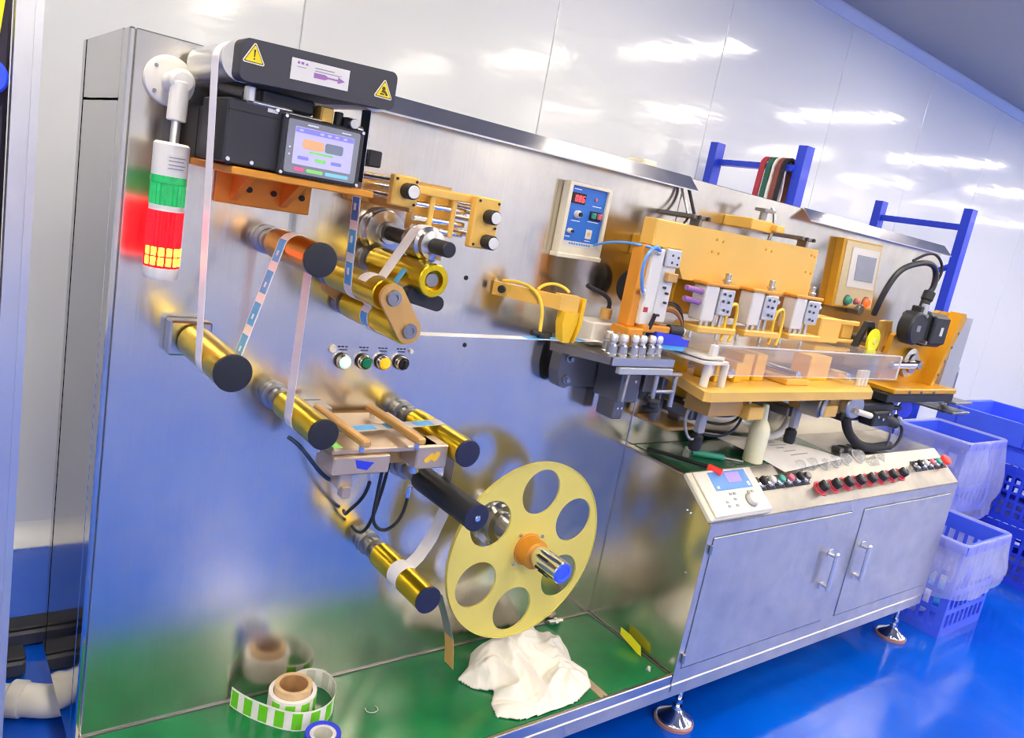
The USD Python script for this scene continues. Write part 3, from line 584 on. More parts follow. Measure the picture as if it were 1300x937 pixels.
# ================================================================== SLIDE BRACKETS right of the printer
Sl = Thing('slide_bracket', 'gold double slide bracket with chrome rods and black knobs right of the printer', 'bracket', (.6, 0, 1.41))
Sl.part('end_block', bx(.440, .497, -.222, -.200, 1.468, 1.528, .003), 'gold_plate')
Sl.part('end_block', bx(.640, .705, -.222, -.200, 1.408, 1.517, .003), 'gold_plate')
Sl.part('top_plate', bx(.50, .700, -.2, -.175, 1.498, 1.515, .002), 'gold_plate')
Sl.part('top_plate', bx(.640, .668, -.2, -.001, 1.505, 1.517, .002), 'gold_plate')
for x in (.545, .60): Sl.part('cross_plate', bx(x, x + .012, -.195, -.10, 1.42, 1.505, .002), 'gold_plate')
Sl.part('side_plate', bx(.500, .512, -.19, -.001, 1.458, 1.52, .002), 'gold_pale')
Sl.part('rear_block', bx(.44, .705, -.022, -.0005, 1.458, 1.525, .003), 'gold_pale')
for x, z in ((.452, 1.515), (.452, 1.483), (.485, 1.50), (.655, 1.49), (.655, 1.465), (.655, 1.435), (.69, 1.48), (.69, 1.43)): Sl.part('rod', cyl((x, -.02, z), (x, -.201, z), .006, 16), 'chrome')
for x0, x1, z in ((.515, .64, 1.478), (.515, .64, 1.45), (.515, .64, 1.43)): Sl.part('rod', cyl((x0, -.185, z), (x1, -.185, z), .0065, 16), 'chrome')
for x, z in ((.470, 1.500), (.676, 1.478), (.680, 1.425)):
    kn = Sl.part('knob', lathe([(0, 0), (.015, 0), (.0155, .002), (.0155, .026), (.014, .028), (0, .028)], (x, -.222, z), (0, -1, 0), 26), 'black_plastic')
    Sl.part('knob_face', cyl((x, -.2505, z), (x, -.2525, z), .0125, 24), 'white_plastic', under=kn)
for x, z in ((.446, 1.52), (.49, 1.52), (.49, 1.475), (.648, 1.508), (.698, 1.508), (.648, 1.416), (.698, 1.455)): Sl.part('screw', cyl((x, -.222, z), (x, -.2245, z), .003, 10), 'black_plastic')
single('sensor_block', bx(.405, .435, -.17, -.0005, 1.533, 1.565, .003), 'black_plastic', 'small black sensor block just right of the printer screen', 'sensor')

# ================================================================== GUIDE BLOCK
G = Thing('web_guide_block', 'pale aluminium guide block with two gold clamp bars between two gold rollers', 'guide block', (.50, 0, .9))
G.part('plate', bx(.372, .622, -.262, -.03, .965, .978, .003), 'beige_metal')
G.part('front_block', bx(.372, .500, -.272, -.20, .925, .9645, .003), 'beige_metal')
G.part('front_block', bx(.565, .645, -.268, -.20, .925, .978, .003), 'beige_metal')
G.part('under_block', bx(.42, .60, -.20, -.0005, .915, .964, .003), 'gold_pale')
G.part('wall_pad', bx(.40, .46, -.06, -.0005, .98, 1.0, .003), 'steel_dull')
for x in (.4235, .552):
    b = G.part('clamp_bar', bx(x - .010, x + .010, -.300, -.055, .993, 1.008, .003), 'gold_pale')
    G.part('thumb_screw', cat(cyl((x, -.28, .978), (x, -.28, .993), .006, 14), cyl((x, -.075, .978), (x, -.075, .993), .006, 14)), 'chrome', under=b)
G.part('arrow_sticker', prism([(.418, .958), (.462, .950), (.447, .934), (.424, .940)], 'xz', -.2728, -.272), 'blue_clamp', 'blue pointed sticker')
G.part('mark_sticker', prism(LineString([(.592, .945), (.604, .955), (.612, .948), (.618, .958)]).buffer(.006), 'xz', -.2688, -.268), 'yellow_paint', 'yellow sticker')
G.part('green_tag', bx(.376, .395, -.255, -.225, .978, .9795), 'screen_green')
G.part('sensor_fork', cat(bx(.40, .43, -.25, -.13, .885, .925, .003), bx(.405, .425, -.262, -.24, .87, .895, .002)), 'beige_metal')
G.part('nut', cyl((.585, -.235, .925), (.585, -.235, .905), .010, 6), 'chrome')
G.part('sensor_wire', tube([(.315, -.17, .975), (.345, -.2, .948), (.372, -.21, .915), (.395, -.21, .895), (.41, -.2, .888)], .0045, 8), 'navy')
Cb = Thing('sensor_cable', 'thin black cables hanging in loops below the guide block', 'cable', (.55, -.1, .72))
for pts in ([(.56, -.15, .915), (.557, -.15, .88), (.553, -.15, .80), (.560, -.15, .745), (.585, -.15, .728), (.612, -.15, .738), (.632, -.15, .775), (.636, -.15, .805)], [(.578, -.14, .915), (.575, -.14, .86), (.571, -.13, .79), (.566, -.12, .74), (.568, -.09, .70), (.575, -.02, .68)], [(.500, -.2, .875), (.502, -.17, .82), (.508, -.12, .775), (.53, -.06, .735), (.55, -.012, .72)]):
    Cb.part('cable', tube(pts, .0042, 8), 'wire_black')
Cb.part('plug', cyl((.636, -.15, .805), (.637, -.152, .835), .006, 12), 'chrome')

# ================================================================== PANEL BUTTONS
for x, colr, m_, desc in ((.495, 'lit', 'button_lit', 'lit pale mint push button, first of the four on the panel'), (.549, 'green', 'button_green', 'dark green push button between mint and yellow ones'), (.599, 'yellow', 'button_yellow', 'yellow push button on the steel panel'), (.649, 'black', 'knob_black', 'black rotary switch at the end of the button row')):
    b = Thing('panel_button', desc, 'button', (x, 0, 1.095), group='panel buttons')
    b.part('gasket', lathe([(0, .0005), (.0185, .0005), (.0185, .006), (0, .006)], (x, 0, 1.095), (0, -1, 0), 30), 'black_plastic')
    b.part('ring', lathe([(.0135, .006), (.0175, .006), (.0175, .016), (.015, .020), (.0125, .018), (.0125, .006)], (x, 0, 1.095), (0, -1, 0), 30), 'chrome')
    b.part('cap', lathe([(0, .006), (.012, .006), (.012, .022), (.010, .024), (0, .0245)], (x, 0, 1.095), (0, -1, 0), 30), m_)
    if colr == 'black': b.part('grip', bx(x - .003, x + .003, -.035, -.0245, 1.085, 1.105, .002), m_)
    for k in range(3): M.part('panel_print', bx(x - .014 + .009 * k, x - .008 + .009 * k, -.0006, -.0001, 1.126, 1.1295), 'dark_ink')
    M.part('panel_print', bx(x - .010, x + .010, -.0006, -.0001, 1.1195, 1.122), 'dark_ink')
for x, n in ((.468, 'left'), (.675, 'right')): single('indicator_plug', cyl((x, -.0005, 1.123), (x, -.006, 1.123), .0095 if n == 'left' else .006), 'white_plastic', f'small white round plug at the {n} end above the button row', 'plug')

# ================================================================== BLUE CONTROLLER BOX
X0, X1, Z0, Z1 = 1.056, 1.212, 1.410, 1.603
V = Thing('vibration_controller', 'cream framed blue control box with red digits on the steel panel', 'control box', (1.14, 0, 1.408))
V.part('housing', bx(X0, X1, -.020, -.0005, Z0, Z1, .003), 'cream_plastic')
V.part('frame', prism(Polygon(sbox(X0, Z0, X1, Z1).exterior.coords, [sbox(X0 + .012, Z0 + .026, X1 - .012, Z1 - .008).exterior.coords]), 'xz', -.030, -.020), 'cream_plastic', smooth=False)
V.part('sill', bx(X0 - .004, X1 + .004, -.034, -.001, Z0 - .006, Z0 + .006, .002), 'cream_plastic')
fp = V.part('face', bx(X0 + .013, X1 - .013, -.0235, -.020, Z0 + .040, Z1 - .009), 'panel_blue', 'blue face plate')
V.part('name_strip', bx(X0 + .013, X1 - .013, -.0235, -.020, Z0 + .027, Z0 + .0395), 'off_white', under=fp)
V.part('lettering', cat(*[bx(X0 + .038 + .009 * k, X0 + .044 + .009 * k, -.0240, -.0235, Z0 + .031, Z0 + .036) for k in range(9)]), 'screen_blue', under=fp)
V.part('display', bx(X0 + .017, X0 + .068, -.0255, -.0235, 1.549, 1.577, .001), 'black_matte', under=fp)
def seven(x, z, h, on, y):
    w = h * .5; t = h * .13; o = []
    segs = dict(a=(x, x + w, z + h - t, z + h), b=(x + w - t, x + w, z + h / 2, z + h), c=(x + w - t, x + w, z, z + h / 2), d=(x, x + w, z, z + t), e=(x, x + t, z, z + h / 2), f=(x, x + t, z + h / 2, z + h), g=(x, x + w, z + h / 2 - t / 2, z + h / 2 + t / 2))
    for k in on: a = segs[k]; o.append(bx(a[0], a[1], y - .0005, y, a[2], a[3]))
    return cat(*o)
for i, s_ in enumerate(('abcdef', 'abcdefg', 'acdefg')): V.part('digit', seven(X0 + .030 + .0125 * i, 1.554, .017, s_, -.0255), 'led_digit', under=fp, smooth=False)
for x, z, r in ((X0 + .046, 1.522, .010), (X0 + .029, 1.476, .007)):
    kb = V.part('knob', lathe([(0, 0), (r, 0), (r, .010), (r * .8, .014), (0, .014)], (x, -.0235, z), (0, -1, 0), 24), 'white_plastic', under=fp)
    V.part('knob_tip', cyl((x, -.0375, z), (x, -.043, z), r * .6, 16), 'black_plastic', under=fp)
for x, m_ in ((X0 + .098, 'button_teal'), (X0 + .120, 'button_pink')):
    V.part('button', bx(x, x + .013, -.034, -.0235, 1.517, 1.533, .002), m_, under=fp)
V.part('button_mount', bx(X0 + .092, X0 + .135, -.026, -.0235, 1.513, 1.537, .001), 'black_matte', under=fp)
V.part('lamp', cyl((X0 + .105, -.0235, 1.568), (X0 + .105, -.028, 1.568), .0045, 12), 'button_pink', under=fp)
V.part('yellow_seal', cat(bx(X0 + .092, X0 + .114, -.0243, -.0235, 1.462, 1.487)), 'cream_plastic', under=fp)
V.part('seal_print', cat(prism(Point(X0 + .103, 1.4745).buffer(.006), 'xz', -.0247, -.0243)), 'kraft_light', under=fp)
parts(V, 'lettering', [bx(a, b, -.0239, -.0235, z, z + .0022) for a, b, z in ((X0 + .022, X0 + .048, 1.585), (X0 + .098, X0 + .130, 1.549), (X0 + .09, X0 + .13, 1.507), (X0 + .03, X0 + .062, 1.503), (X0 + .020, X0 + .036, 1.460), (X0 + .092, X0 + .112, 1.455))], 'white_ink', under=fp)

# ================================================================== REEL
Re = Thing('take_up_reel', 'large pale yellow reel disc with six round holes on a chrome shaft', 'reel', (1.045, 0, .61))
rc = (1.045, .611); disc = Point(rc).buffer(.256, quad_segs=32)
for k in range(6):
    a = math.radians(26 + 60 * k); disc = disc.difference(Point(rc[0] + .172 * math.cos(a), rc[1] + .172 * math.sin(a)).buffer(.065, quad_segs=14))
Re.part('disc', prism(disc, 'xz', -.152, -.146), 'reel_yellow')
Re.part('rim', lathe([(.2545, .1435), (.2575, .1435), (.2575, .1545), (.2545, .1545), (.2545, .1435)], (rc[0], 0, rc[1]), (0, -1, 0), 72), 'reel_yellow')
Re.part('hub', lathe([(.022, .152), (.046, .152), (.046, .156), (.041, .158), (.041, .192), (.039, .195), (.022, .195), (.022, .152)], (1.045, 0, .618), (0, -1, 0), 40), 'gold_orange', 'orange hub collar')
Re.part('shaft', lathe([(0, .05), (.030, .05), (.030, .298), (.028, .300), (0, .300)], (1.047, 0, .620), (0, -1, 0), 40), 'chrome', 'chrome air shaft')
Re.part('shaft_face', lathe([(0, .300), (.027, .300), (.0265, .303), (.020, .304), (.018, .301), (0, .301)], (1.047, 0, .620), (0, -1, 0), 40), 'blue_disc', 'blue shaft end')
Re.part('shaft_slot', cat(*[bx(1.047 + .0300 * math.cos(a) - .003, 1.047 + .0300 * math.cos(a) + .003, -.262, -.222, .620 + .0300 * math.sin(a) - .003, .620 + .0300 * math.sin(a) + .003, .001) for a in (2.5, 3.6, 4.3)]), 'black_matte')
Re.part('screw', cat(*[cyl((1.045 + .056 * math.cos(a), -.152, .618 + .056 * math.sin(a)), (1.045 + .056 * math.cos(a), -.156, .618 + .056 * math.sin(a)), .005, 10) for a in (.6, 2.2, 3.9, 5.4)]), 'steel_part')
Re.part('rear_flange', lathe([(0, .0005), (.075, .0005), (.077, .004), (.077, .014), (.06, .018), (.06, .045), (.042, .048), (.042, .10), (0, .10)], (1.045, 0, .640), (0, -1, 0), 44), 'steel_part')
Re.part('flange_bolt', cat(*[cyl((1.045 + .066 * math.cos(a), -.016, .640 + .066 * math.sin(a)), (1.045 + .066 * math.cos(a), -.024, .640 + .066 * math.sin(a)), .006, 10) for a in np.arange(6) * 1.047 + .3]), 'steel_dull')

# ================================================================== ON THE TRAY
zt = ZB
Lr = Thing('label_roll', 'part used roll of green and white labels on a cardboard core', 'label roll', (.44, -.09, zt))
rc2 = (.447, -.085)
Lr.part('core', lathe([(.034, 0), (.044, 0), (.044, .074), (.034, .074), (.034, 0)], (*rc2, zt), seg=44), 'kraft_light', 'brown cardboard core')
Lr.part('core_lining', lathe([(.0325, .001), (.0338, .001), (.0338, .073), (.0325, .073), (.0325, .001)], (*rc2, zt), seg=44), 'kraft')
def vstrip(path, z0, z1, t=.0008, off=0.):
    mm = ribbon(path, z0, z1, t, off); v = mm.vertices.copy(); mm.vertices = np.c_[v[:, 0], v[:, 2], v[:, 1]]; mm.fix_normals(); return mm
wound = [(rc2[0] + .051 * math.cos(a), rc2[1] + .051 * math.sin(a)) for a in np.linspace(2.4, 2.4 + 2 * math.pi, 48)]
Lr.part('wound_tape', vstrip(wound, zt, zt + .058, .010), 'liner_white')
strip = [(rc2[0] + (.052 + .050 * ((a - 2.0) / (2 * math.pi)) ** .8) * math.cos(a), rc2[1] + (.052 + .050 * ((a - 2.0) / (2 * math.pi)) ** .8) * math.sin(a)) for a in np.linspace(2.0, -2.0 + 0, 0 + 2)][:0]
from scipy.interpolate import CubicSpline
ctl = np.array([(.326, -.013), (.352, -.072), (.385, -.118), (.430, -.158), (.478, -.166), (.528, -.140), (.556, -.085), (.550, -.035), (.520, -.012), (.470, -.020), (.430, -.033)])
ss = np.r_[0, np.cumsum(np.linalg.norm(np.diff(ctl, axis=0), axis=1))]; strip = CubicSpline(ss, ctl)(np.linspace(0, ss[-1], 60))
Lr.part('loose_tape', vstrip(strip, zt, zt + .050), 'liner_white')
LS = plen(strip)
for s in np.arange(.004, LS - .04, .042):
    Lr.part('label', vstrip(resample(strip, s, s + .023, 6), zt + .004, zt + .046, .0006, -.0011), 'label_green', 'green label')
    Lr.part('label', vstrip(resample(strip, s, s + .023, 6), zt + .004, zt + .046, .0006, .0011), 'off_white')
for a in np.arange(-2.9, .6, .66):
    Lr.part('label', vstrip([(rc2[0] + .0568 * math.cos(b), rc2[1] + .0568 * math.sin(b)) for b in np.linspace(a, a + .40, 6)], zt + .004, zt + .052, .0008), 'label_green', 'green label')
Tp = Thing('tape_roll', 'roll of tape with a blue rim at the bottom edge on the tray', 'tape roll', (.47, -.255, zt))
Tp.part('rim', lathe([(.030, 0), (.040, 0), (.041, .002), (.041, .038), (.040, .040), (.033, .040), (.030, .038), (.030, 0)], (.462, -.232, zt), seg=44), 'blue_clamp', 'blue outer rim')
Tp.part('core', lathe([(.022, 0), (.030, 0), (.030, .037), (.022, .037), (.022, 0)], (.462, -.232, zt), seg=44), 'off_white')
# crumpled cloth
def cloth():
    out = Polygon([(.955, -.112), (1.0, -.06), (1.10, -.05), (1.17, -.035), (1.245, -.03), (1.285, -.10), (1.285, -.16), (1.255, -.215), (1.275, -.255), (1.235, -.315), (1.165, -.345), (1.125, -.352), (1.06, -.352), (1.015, -.350), (.955, -.345), (.908, -.312), (.925, -.265), (.965, -.225), (.915, -.19), (.898, -.145)]).buffer(.004)
    n = 120; X, Yg = np.meshgrid(np.linspace(.89, 1.295, n), np.linspace(-.362, -.02, n)); P3 = np.c_[X.ravel(), Yg.ravel(), np.zeros(n * n)]
    from shapely import contains_xy, distance, points
    ins = contains_xy(out, P3[:, 0], P3[:, 1]); dd = np.array([out.exterior.distance(Point(p[0], p[1])) if i else 0. for p, i in zip(P3, ins)])
    e = np.clip(dd / .05, 0, 1) ** .6
    q = P3 * [6, 6, 1]; w = meshkit.fbm(q + 3, 2, 4); q2 = P3 * [8, 8, 1] + np.c_[w, -w, w] * 2.6
    rd = 1 - np.abs(2 * meshkit.noise(q2, 8) - 1); rd2 = 1 - np.abs(2 * meshkit.noise(q2 * 2.1 + 9, 2) - 1)
    mound = np.exp(-(((P3[:, 0] - 1.12) / .13) ** 2 + ((P3[:, 1] + .12) / .10) ** 2)) * .050
    from scipy.ndimage import gaussian_filter
    z = e * (.004 + mound + .034 * rd ** 2.2 + .013 * rd2 ** 2); rd3 = 1 - np.abs(2 * meshkit.noise(q2 * 3.7 + np.c_[w, w, w] * 3 + 5, 6) - 1); z = gaussian_filter((z + e * .009 * rd3 ** 4).reshape(n, n), .9).ravel()
    P3[:, 2] = zt + .0008 + z
    idx = np.arange(n * n).reshape(n, n); F = []
    for i in range(n - 1):
        for j in range(n - 1):
            q4 = (idx[i, j], idx[i, j + 1], idx[i + 1, j + 1], idx[i + 1, j])
            if ins[list(q4)].all(): F += [(q4[0], q4[1], q4[2]), (q4[0], q4[2], q4[3])]
    V = P3; F = np.array(F); N = len(V); V2 = V.copy(); V2[:, 2] = np.maximum(zt + .0003, V[:, 2] - .0025)
    mm = T.Trimesh(np.vstack([V, V2]), np.vstack([F, F[:, ::-1] + N]), process=False)
    ed = np.sort(F[:, [0, 1, 1, 2, 2, 0]].reshape(-1, 2), 1); u, c = np.unique(ed, axis=0, return_counts=True); b = u[c == 1]
    mm = T.Trimesh(mm.vertices, np.vstack([mm.faces, np.c_[b[:, 0], b[:, 1], b[:, 1] + N], np.c_[b[:, 0], b[:, 1] + N, b[:, 0] + N]]), process=False); mm.remove_unreferenced_vertices(); mm.fix_normals(); return mm
single('wiping_cloth', cloth(), 'cloth', 'crumpled white wiping cloth on the green tray under the reel', 'cloth', smooth=True)
ru = Thing('steel_ruler', 'pale steel ruler lying half under the white cloth', 'ruler', (1.26, -.31, zt))
rb = bx(1.234, 1.262, -.372, -.20, zt, zt + .0015); rb = rotz(rb, -2, (1.25, -.3, 0)); ru.part('blade', rb, 'beige_metal', smooth=False); ru.part('hole', rotz(cyl((1.248, -.362, zt + .0012), (1.248, -.362, zt + .0019), .003, 12, c=0), -2, (1.25, -.3, 0)), 'dark_ink')
tg = [(-.0, 0), (.006, .012), (.010, .024)]
single('yellow_tag', prism(Polygon([(-.262, zt + .002), (-.246, zt + .002), (-.166, zt + .022), (-.162, zt + .045), (-.205, zt + .042), (-.252, zt + .030)]), 'yz', 1.503, 1.5045), 'tag_yellow', 'yellow paper tag leaning on the cabinet side in the tray', 'tag', smooth=False)
single('foil_scrap', T.convex.convex_hull(np.array([(1.462, -.318, zt), (1.480, -.314, zt), (1.470, -.332, zt), (1.468, -.320, zt + .016), (1.478, -.324, zt + .012), (1.462, -.326, zt + .010)])), 'aluminium', 'tiny scrap of silver foil near the tray corner', 'scrap', smooth=False)
single('wire_bit', tube([(.615, -.150, zt + .002), (.622, -.172, zt + .002), (.635, -.172, zt + .002), (.640, -.150, zt + .002)], .0012, 6), 'aluminium', 'tiny bent wire staple on the tray beside the label roll', 'wire')
dn = Thing('drain_valve', 'small chrome drain fitting at the panel foot right of the reel', 'fitting', (1.33, -.012, zt)); dn.part('body', cyl((1.33, -.014, zt + .012), (1.385, -.018, zt + .012), .008, 14), 'chrome'); dn.part('nut', lathe([(0, 0), (.012, 0), (.012, .012), (0, .012)], (1.352, -.016, zt + .012), (1, 0, 0), 6), 'chrome', smooth=False)

# ================================================================== PEEL ARM
A = Thing('peel_arm', 'yellow hooked arm plate with air tubes over the label tape', 'applicator', (.93, 0, 1.2))
def ybar(p0, p1, w, z0, z1):
    return prism(LineString([p0, p1]).buffer(w / 2, cap_style='flat'), 'xy', z0, z1)
A.part('arm', ybar((.893, -.0005), (.985, -.165), .022, 1.284, 1.318), 'gold_plate')
A.part('arm_end', ybar((.978, -.150), (1.030, -.170), .030, 1.282, 1.322), 'gold_plate')
A.part('finger', prism([(.985, 1.2815), (1.034, 1.2815), (1.032, 1.25), (1.018, 1.2035), (.996, 1.2035), (.984, 1.25)], 'xz', -.182, -.155), 'yellow_paint')
A.part('finger_side', prism([(1.0345, 1.318), (1.046, 1.318), (1.046, 1.25), (1.030, 1.2035), (1.0345, 1.25)], 'xz', -.186, -.150), 'yellow_paint', smooth=False)
A.part('bolt', cyl((.893, -.035, 1.303), (.883, -.041, 1.303), .010, 16), 'black_plastic')
A.part('air_tube', tube([(.90, -.02, 1.322), (.925, -.08, 1.326), (.938, -.12, 1.31), (.943, -.145, 1.27), (.942, -.15, 1.24), (.940, -.155, 1.222)], .0045, 8), 'tube_yellow')
A.part('air_tube', tube([(.95, -.105, 1.32), (.98, -.11, 1.338), (1.005, -.125, 1.338), (1.02, -.145, 1.325)], .004, 8), 'tube_yellow')
A.part('nozzle', cat(cyl((.915, -.152, 1.219), (.940, -.152, 1.216), .007, 14), cyl((.938, -.152, 1.215), (.972, -.152, 1.208), .009, 14)), 'black_plastic')

# ================================================================== LABEL HEAD STATION
St = Thing('peel_station', 'dark steel peeling table bolted to the panel, its grey front edge facing out', 'peeling table', (1.15, 0, 1.17))
St.part('table', prism([(1.005, -.13), (1.085, -.272), (1.325, -.272), (1.43, -.10), (1.40, -.0005), (1.12, -.0005)], 'xy', 1.172, 1.192), 'dark_steel', smooth=False)
St.part('front_edge', bx(1.088, 1.324, -.278, -.2725, 1.171, 1.1925, .001), 'steel_part')
St.part('label_holder', bx(1.115, 1.320, -.283, -.266, 1.150, 1.168, .002), 'grey_paint')
br = Polygon([(1.13, 1.170), (1.165, 1.05), (1.34, 1.045), (1.42, 1.07), (1.42, 1.170)]).buffer(.005)
St.part('wall_bracket', prism(br, 'xz', -.022, -.0005), 'dark_steel')
St.part('bracket_ear', prism(LineString([(1.140, 1.14), (1.138, 1.10), (1.145, 1.075)]).buffer(.026), 'xz', -.062, -.022), 'dark_steel')
for z in (1.135, 1.075): St.part('bolt', cat(cyl((1.144, -.062, z), (1.144, -.068, z), .012), cyl((1.144, -.068, z), (1.144, -.078, z), .008, 6)), 'steel_part')
St.part('under_block', cat(bx(1.30, 1.38, -.13, -.022, 1.025, 1.171, .004), bx(1.325, 1.365, -.10, -.025, .965, 1.025, .004), bx(1.385, 1.43, -.14, -.022, 1.06, 1.15, .003)), 'dark_steel')
St.part('pin', cat(*[cyl((x, -.130, 1.09), (x, -.134, 1.09), .005, 10) for x in (1.315, 1.355)], *[cyl((x, -.100, 1.0), (x, -.104, 1.0), .004, 10) for x in (1.335, 1.352)]), 'chrome')
St.part('clamp_screw', cyl((1.155, -.2, 1.192), (1.155, -.2, 1.21), .012, 14), 'black_plastic')
# guide posts
GPG = 'guide posts on the peeling table'
q = (1.105, -.248, 1.192)
gp = Thing('guide_post', 'short steel guide post, leftmost of the front row on the peeling table', 'guide post', q, group=GPG)
gp.part('base', lathe([(0, 0), (.0155, 0), (.0155, .005), (.014, .007), (.014, .026), (.010, .030), (0, .030)], q, seg=20), 'steel_part')
gp.part('collar', lathe([(0, .030), (.009, .030), (.009, .036), (.012, .038), (.012, .050), (.008, .056), (0, .056)], q, seg=20), 'aluminium')
ORD = ['second', 'third', 'fourth', 'fifth', 'sixth']
for k, (x, y) in enumerate(((1.139, -.252), (1.182, -.250), (1.214, -.248), (1.258, -.240), (1.290, -.236))): dup(gp, 'guide_post', (x, y, 1.192), f'short steel guide post, {ORD[k]} from left in the front row on the peeling table', group=GPG)
for k, (x, y) in enumerate(((1.125, -.212), (1.175, -.205), (1.225, -.195), (1.275, -.175), (1.325, -.165))): dup(gp, 'guide_post', (x, y, 1.192), f'short steel guide post, {(["first"] + ORD)[k]} from left in the rear row on the peeling table', group=GPG)
pb = Thing('pressure_block', 'off white block with black lever handle at the back of the peeling table', 'clamp', (1.17, -.1, 1.192))
pb.part('block', bx(1.125, 1.225, -.150, -.05, 1.1925, 1.255, .004), 'off_white'); pb.part('top_knob', cyl((1.19, -.12, 1.262), (1.19, -.12, 1.292), .016), 'gold_pale')
pb.part('lever', tube([(1.195, -.12, 1.29), (1.19, -.12, 1.315), (1.16, -.11, 1.332), (1.12, -.10, 1.345)], .006, 10), 'black_plastic')
hk = Thing('tension_hook', 'bright steel double hook with black wheel hanging below the peeling table', 'hook', (1.34, -.24, 1.05))
hk.part('hook', cat(cyl((1.305, -.245, 1.15), (1.305, -.245, 1.045), .007), cyl((1.385, -.245, 1.15), (1.385, -.245, 1.05), .007), cyl((1.30, -.245, 1.095), (1.39, -.245, 1.095), .006), bx(1.29, 1.40, -.255, -.235, 1.14, 1.152, .003)), 'steel_part')
hk.part('wheel', cat(lathe([(0, 0), (.022, 0), (.024, .003), (.024, .009), (.012, .012), (.012, .024), (.024, .027), (.024, .033), (.022, .036), (0, .036)], (1.305, -.246, 1.04), (0, 0, 1), 26)), 'black_plastic')
hk.part('rod', cyl((1.245, -.2, 1.171), (1.238, -.2, 1.05), .005), 'steel_part')

# ------------------------------------------------------------------ left lift column
C = Thing('lift_column', 'white pneumatic lift slide on a gold plate left of the big gold beam', 'pneumatic slide', (1.26, -.2, 1.2))
def lean(mm): return mm
C.part('gold_plate', bx(1.190, 1.218, -.205, -.165, 1.262, 1.478, .002), 'gold_orange')
C.part('slide_body', bx(1.2185, 1.262, -.218, -.165, 1.270, 1.474, .003), 'white_plastic')
C.part('slide_rail', bx(1.266, 1.322, -.214, -.165, 1.280, 1.470, .003), 'off_white')
C.part('slide_top', bx(1.266, 1.324, -.222, -.165, 1.430, 1.478, .003), 'aluminium')
C.part('brass_block', bx(1.280, 1.322, -.228, -.214, 1.392, 1.416, .002), 'gold_pale')
for x, z in ((1.288, 1.462), (1.312, 1.458), (1.29, 1.443), (1.312, 1.44), (1.286, 1.375), (1.30, 1.36), (1.30, 1.335), (1.283, 1.30)): C.part('screw', cyl((x, -.2145, z), (x, -.2235, z), .0035, 8), 'dark_ink')
C.part('label', bx(1.223, 1.240, -.2188, -.218, 1.305, 1.318), 'hose_red')
C.part('base_block', cat(bx(1.165, 1.225, -.235, -.17, 1.215, 1.262, .003), bx(1.225, 1.335, -.23, -.165, 1.252, 1.272, .003)), 'gold_orange')
C.part('base_slot', bx(1.19, 1.203, -.2365, -.234, 1.232, 1.247), 'black_matte')
C.part('handle', cat(cyl((1.252, -.226, 1.262), (1.258, -.232, 1.305), .006, 12)), 'black_plastic')
C.part('air_fitting', cat(cyl((1.235, -.218, 1.462), (1.22, -.235, 1.468), .007, 12), cyl((1.216, -.21, 1.36), (1.20, -.225, 1.356), .007, 12)), 'white_plastic')
C.part('air_tube', tube([(1.22, -.235, 1.468), (1.19, -.24, 1.475), (1.17, -.24, 1.45), (1.172, -.235, 1.40), (1.20, -.225, 1.357)], .0042, 8), 'tube_blue')
C.part('air_tube', tube([(1.22, -.235, 1.470), (1.195, -.2, 1.474), (1.18, -.12, 1.470), (1.19, -.002, 1.44)], .0036, 8), 'tube_blue')
single('hand_wheel', lathe([(0, 0), (.045, 0), (.05, .006), (.05, .022), (.045, .028), (.02, .028), (.016, .045), (0, .045)], (1.34, -.065, 1.350), (-1, -.2, 0), 32), 'black_plastic', 'black round hand wheel behind the white lift slide', 'hand wheel')
bc = Thing('blue_clamp', 'bright blue clamp block with black clamp screw beside the lift slide', 'clamp', (1.35, -.22, 1.225))
bc.part('body', prism([(1.272, 1.258), (1.275, 1.226), (1.412, 1.222), (1.412, 1.240), (1.385, 1.243), (1.37, 1.252)], 'xz', -.24, -.2), 'blue_clamp', smooth=False)
bc.part('lower_label', prism([(1.30, 1.212), (1.40, 1.208), (1.41, 1.222), (1.30, 1.2255)], 'xz', -.235, -.205), 'label_blue')
bc.part('clamp_screw', cat(cyl((1.335, -.22, 1.262), (1.385, -.225, 1.262), .016, 20)), 'black_plastic'); bc.part('screw_face', cyl((1.385, -.225, 1.262), (1.393, -.226, 1.262), .012, 20), 'white_plastic')
wr = Thing('solenoid_wiring', 'bundle of thin brown and black wires beside the lift slide', 'wires', (1.36, -.2, 1.3))
for k, (m_, dz) in enumerate((('wire_black', .01), ('kraft', .0), ('hose_brown', -.008), ('wire_black', .016))): wr.part('wire', tube([(1.325, -.2, 1.318 + dz), (1.365, -.21, 1.315 + dz), (1.40, -.21, 1.285 + dz * .5), (1.412, -.215, 1.245)], .003, 6), m_)

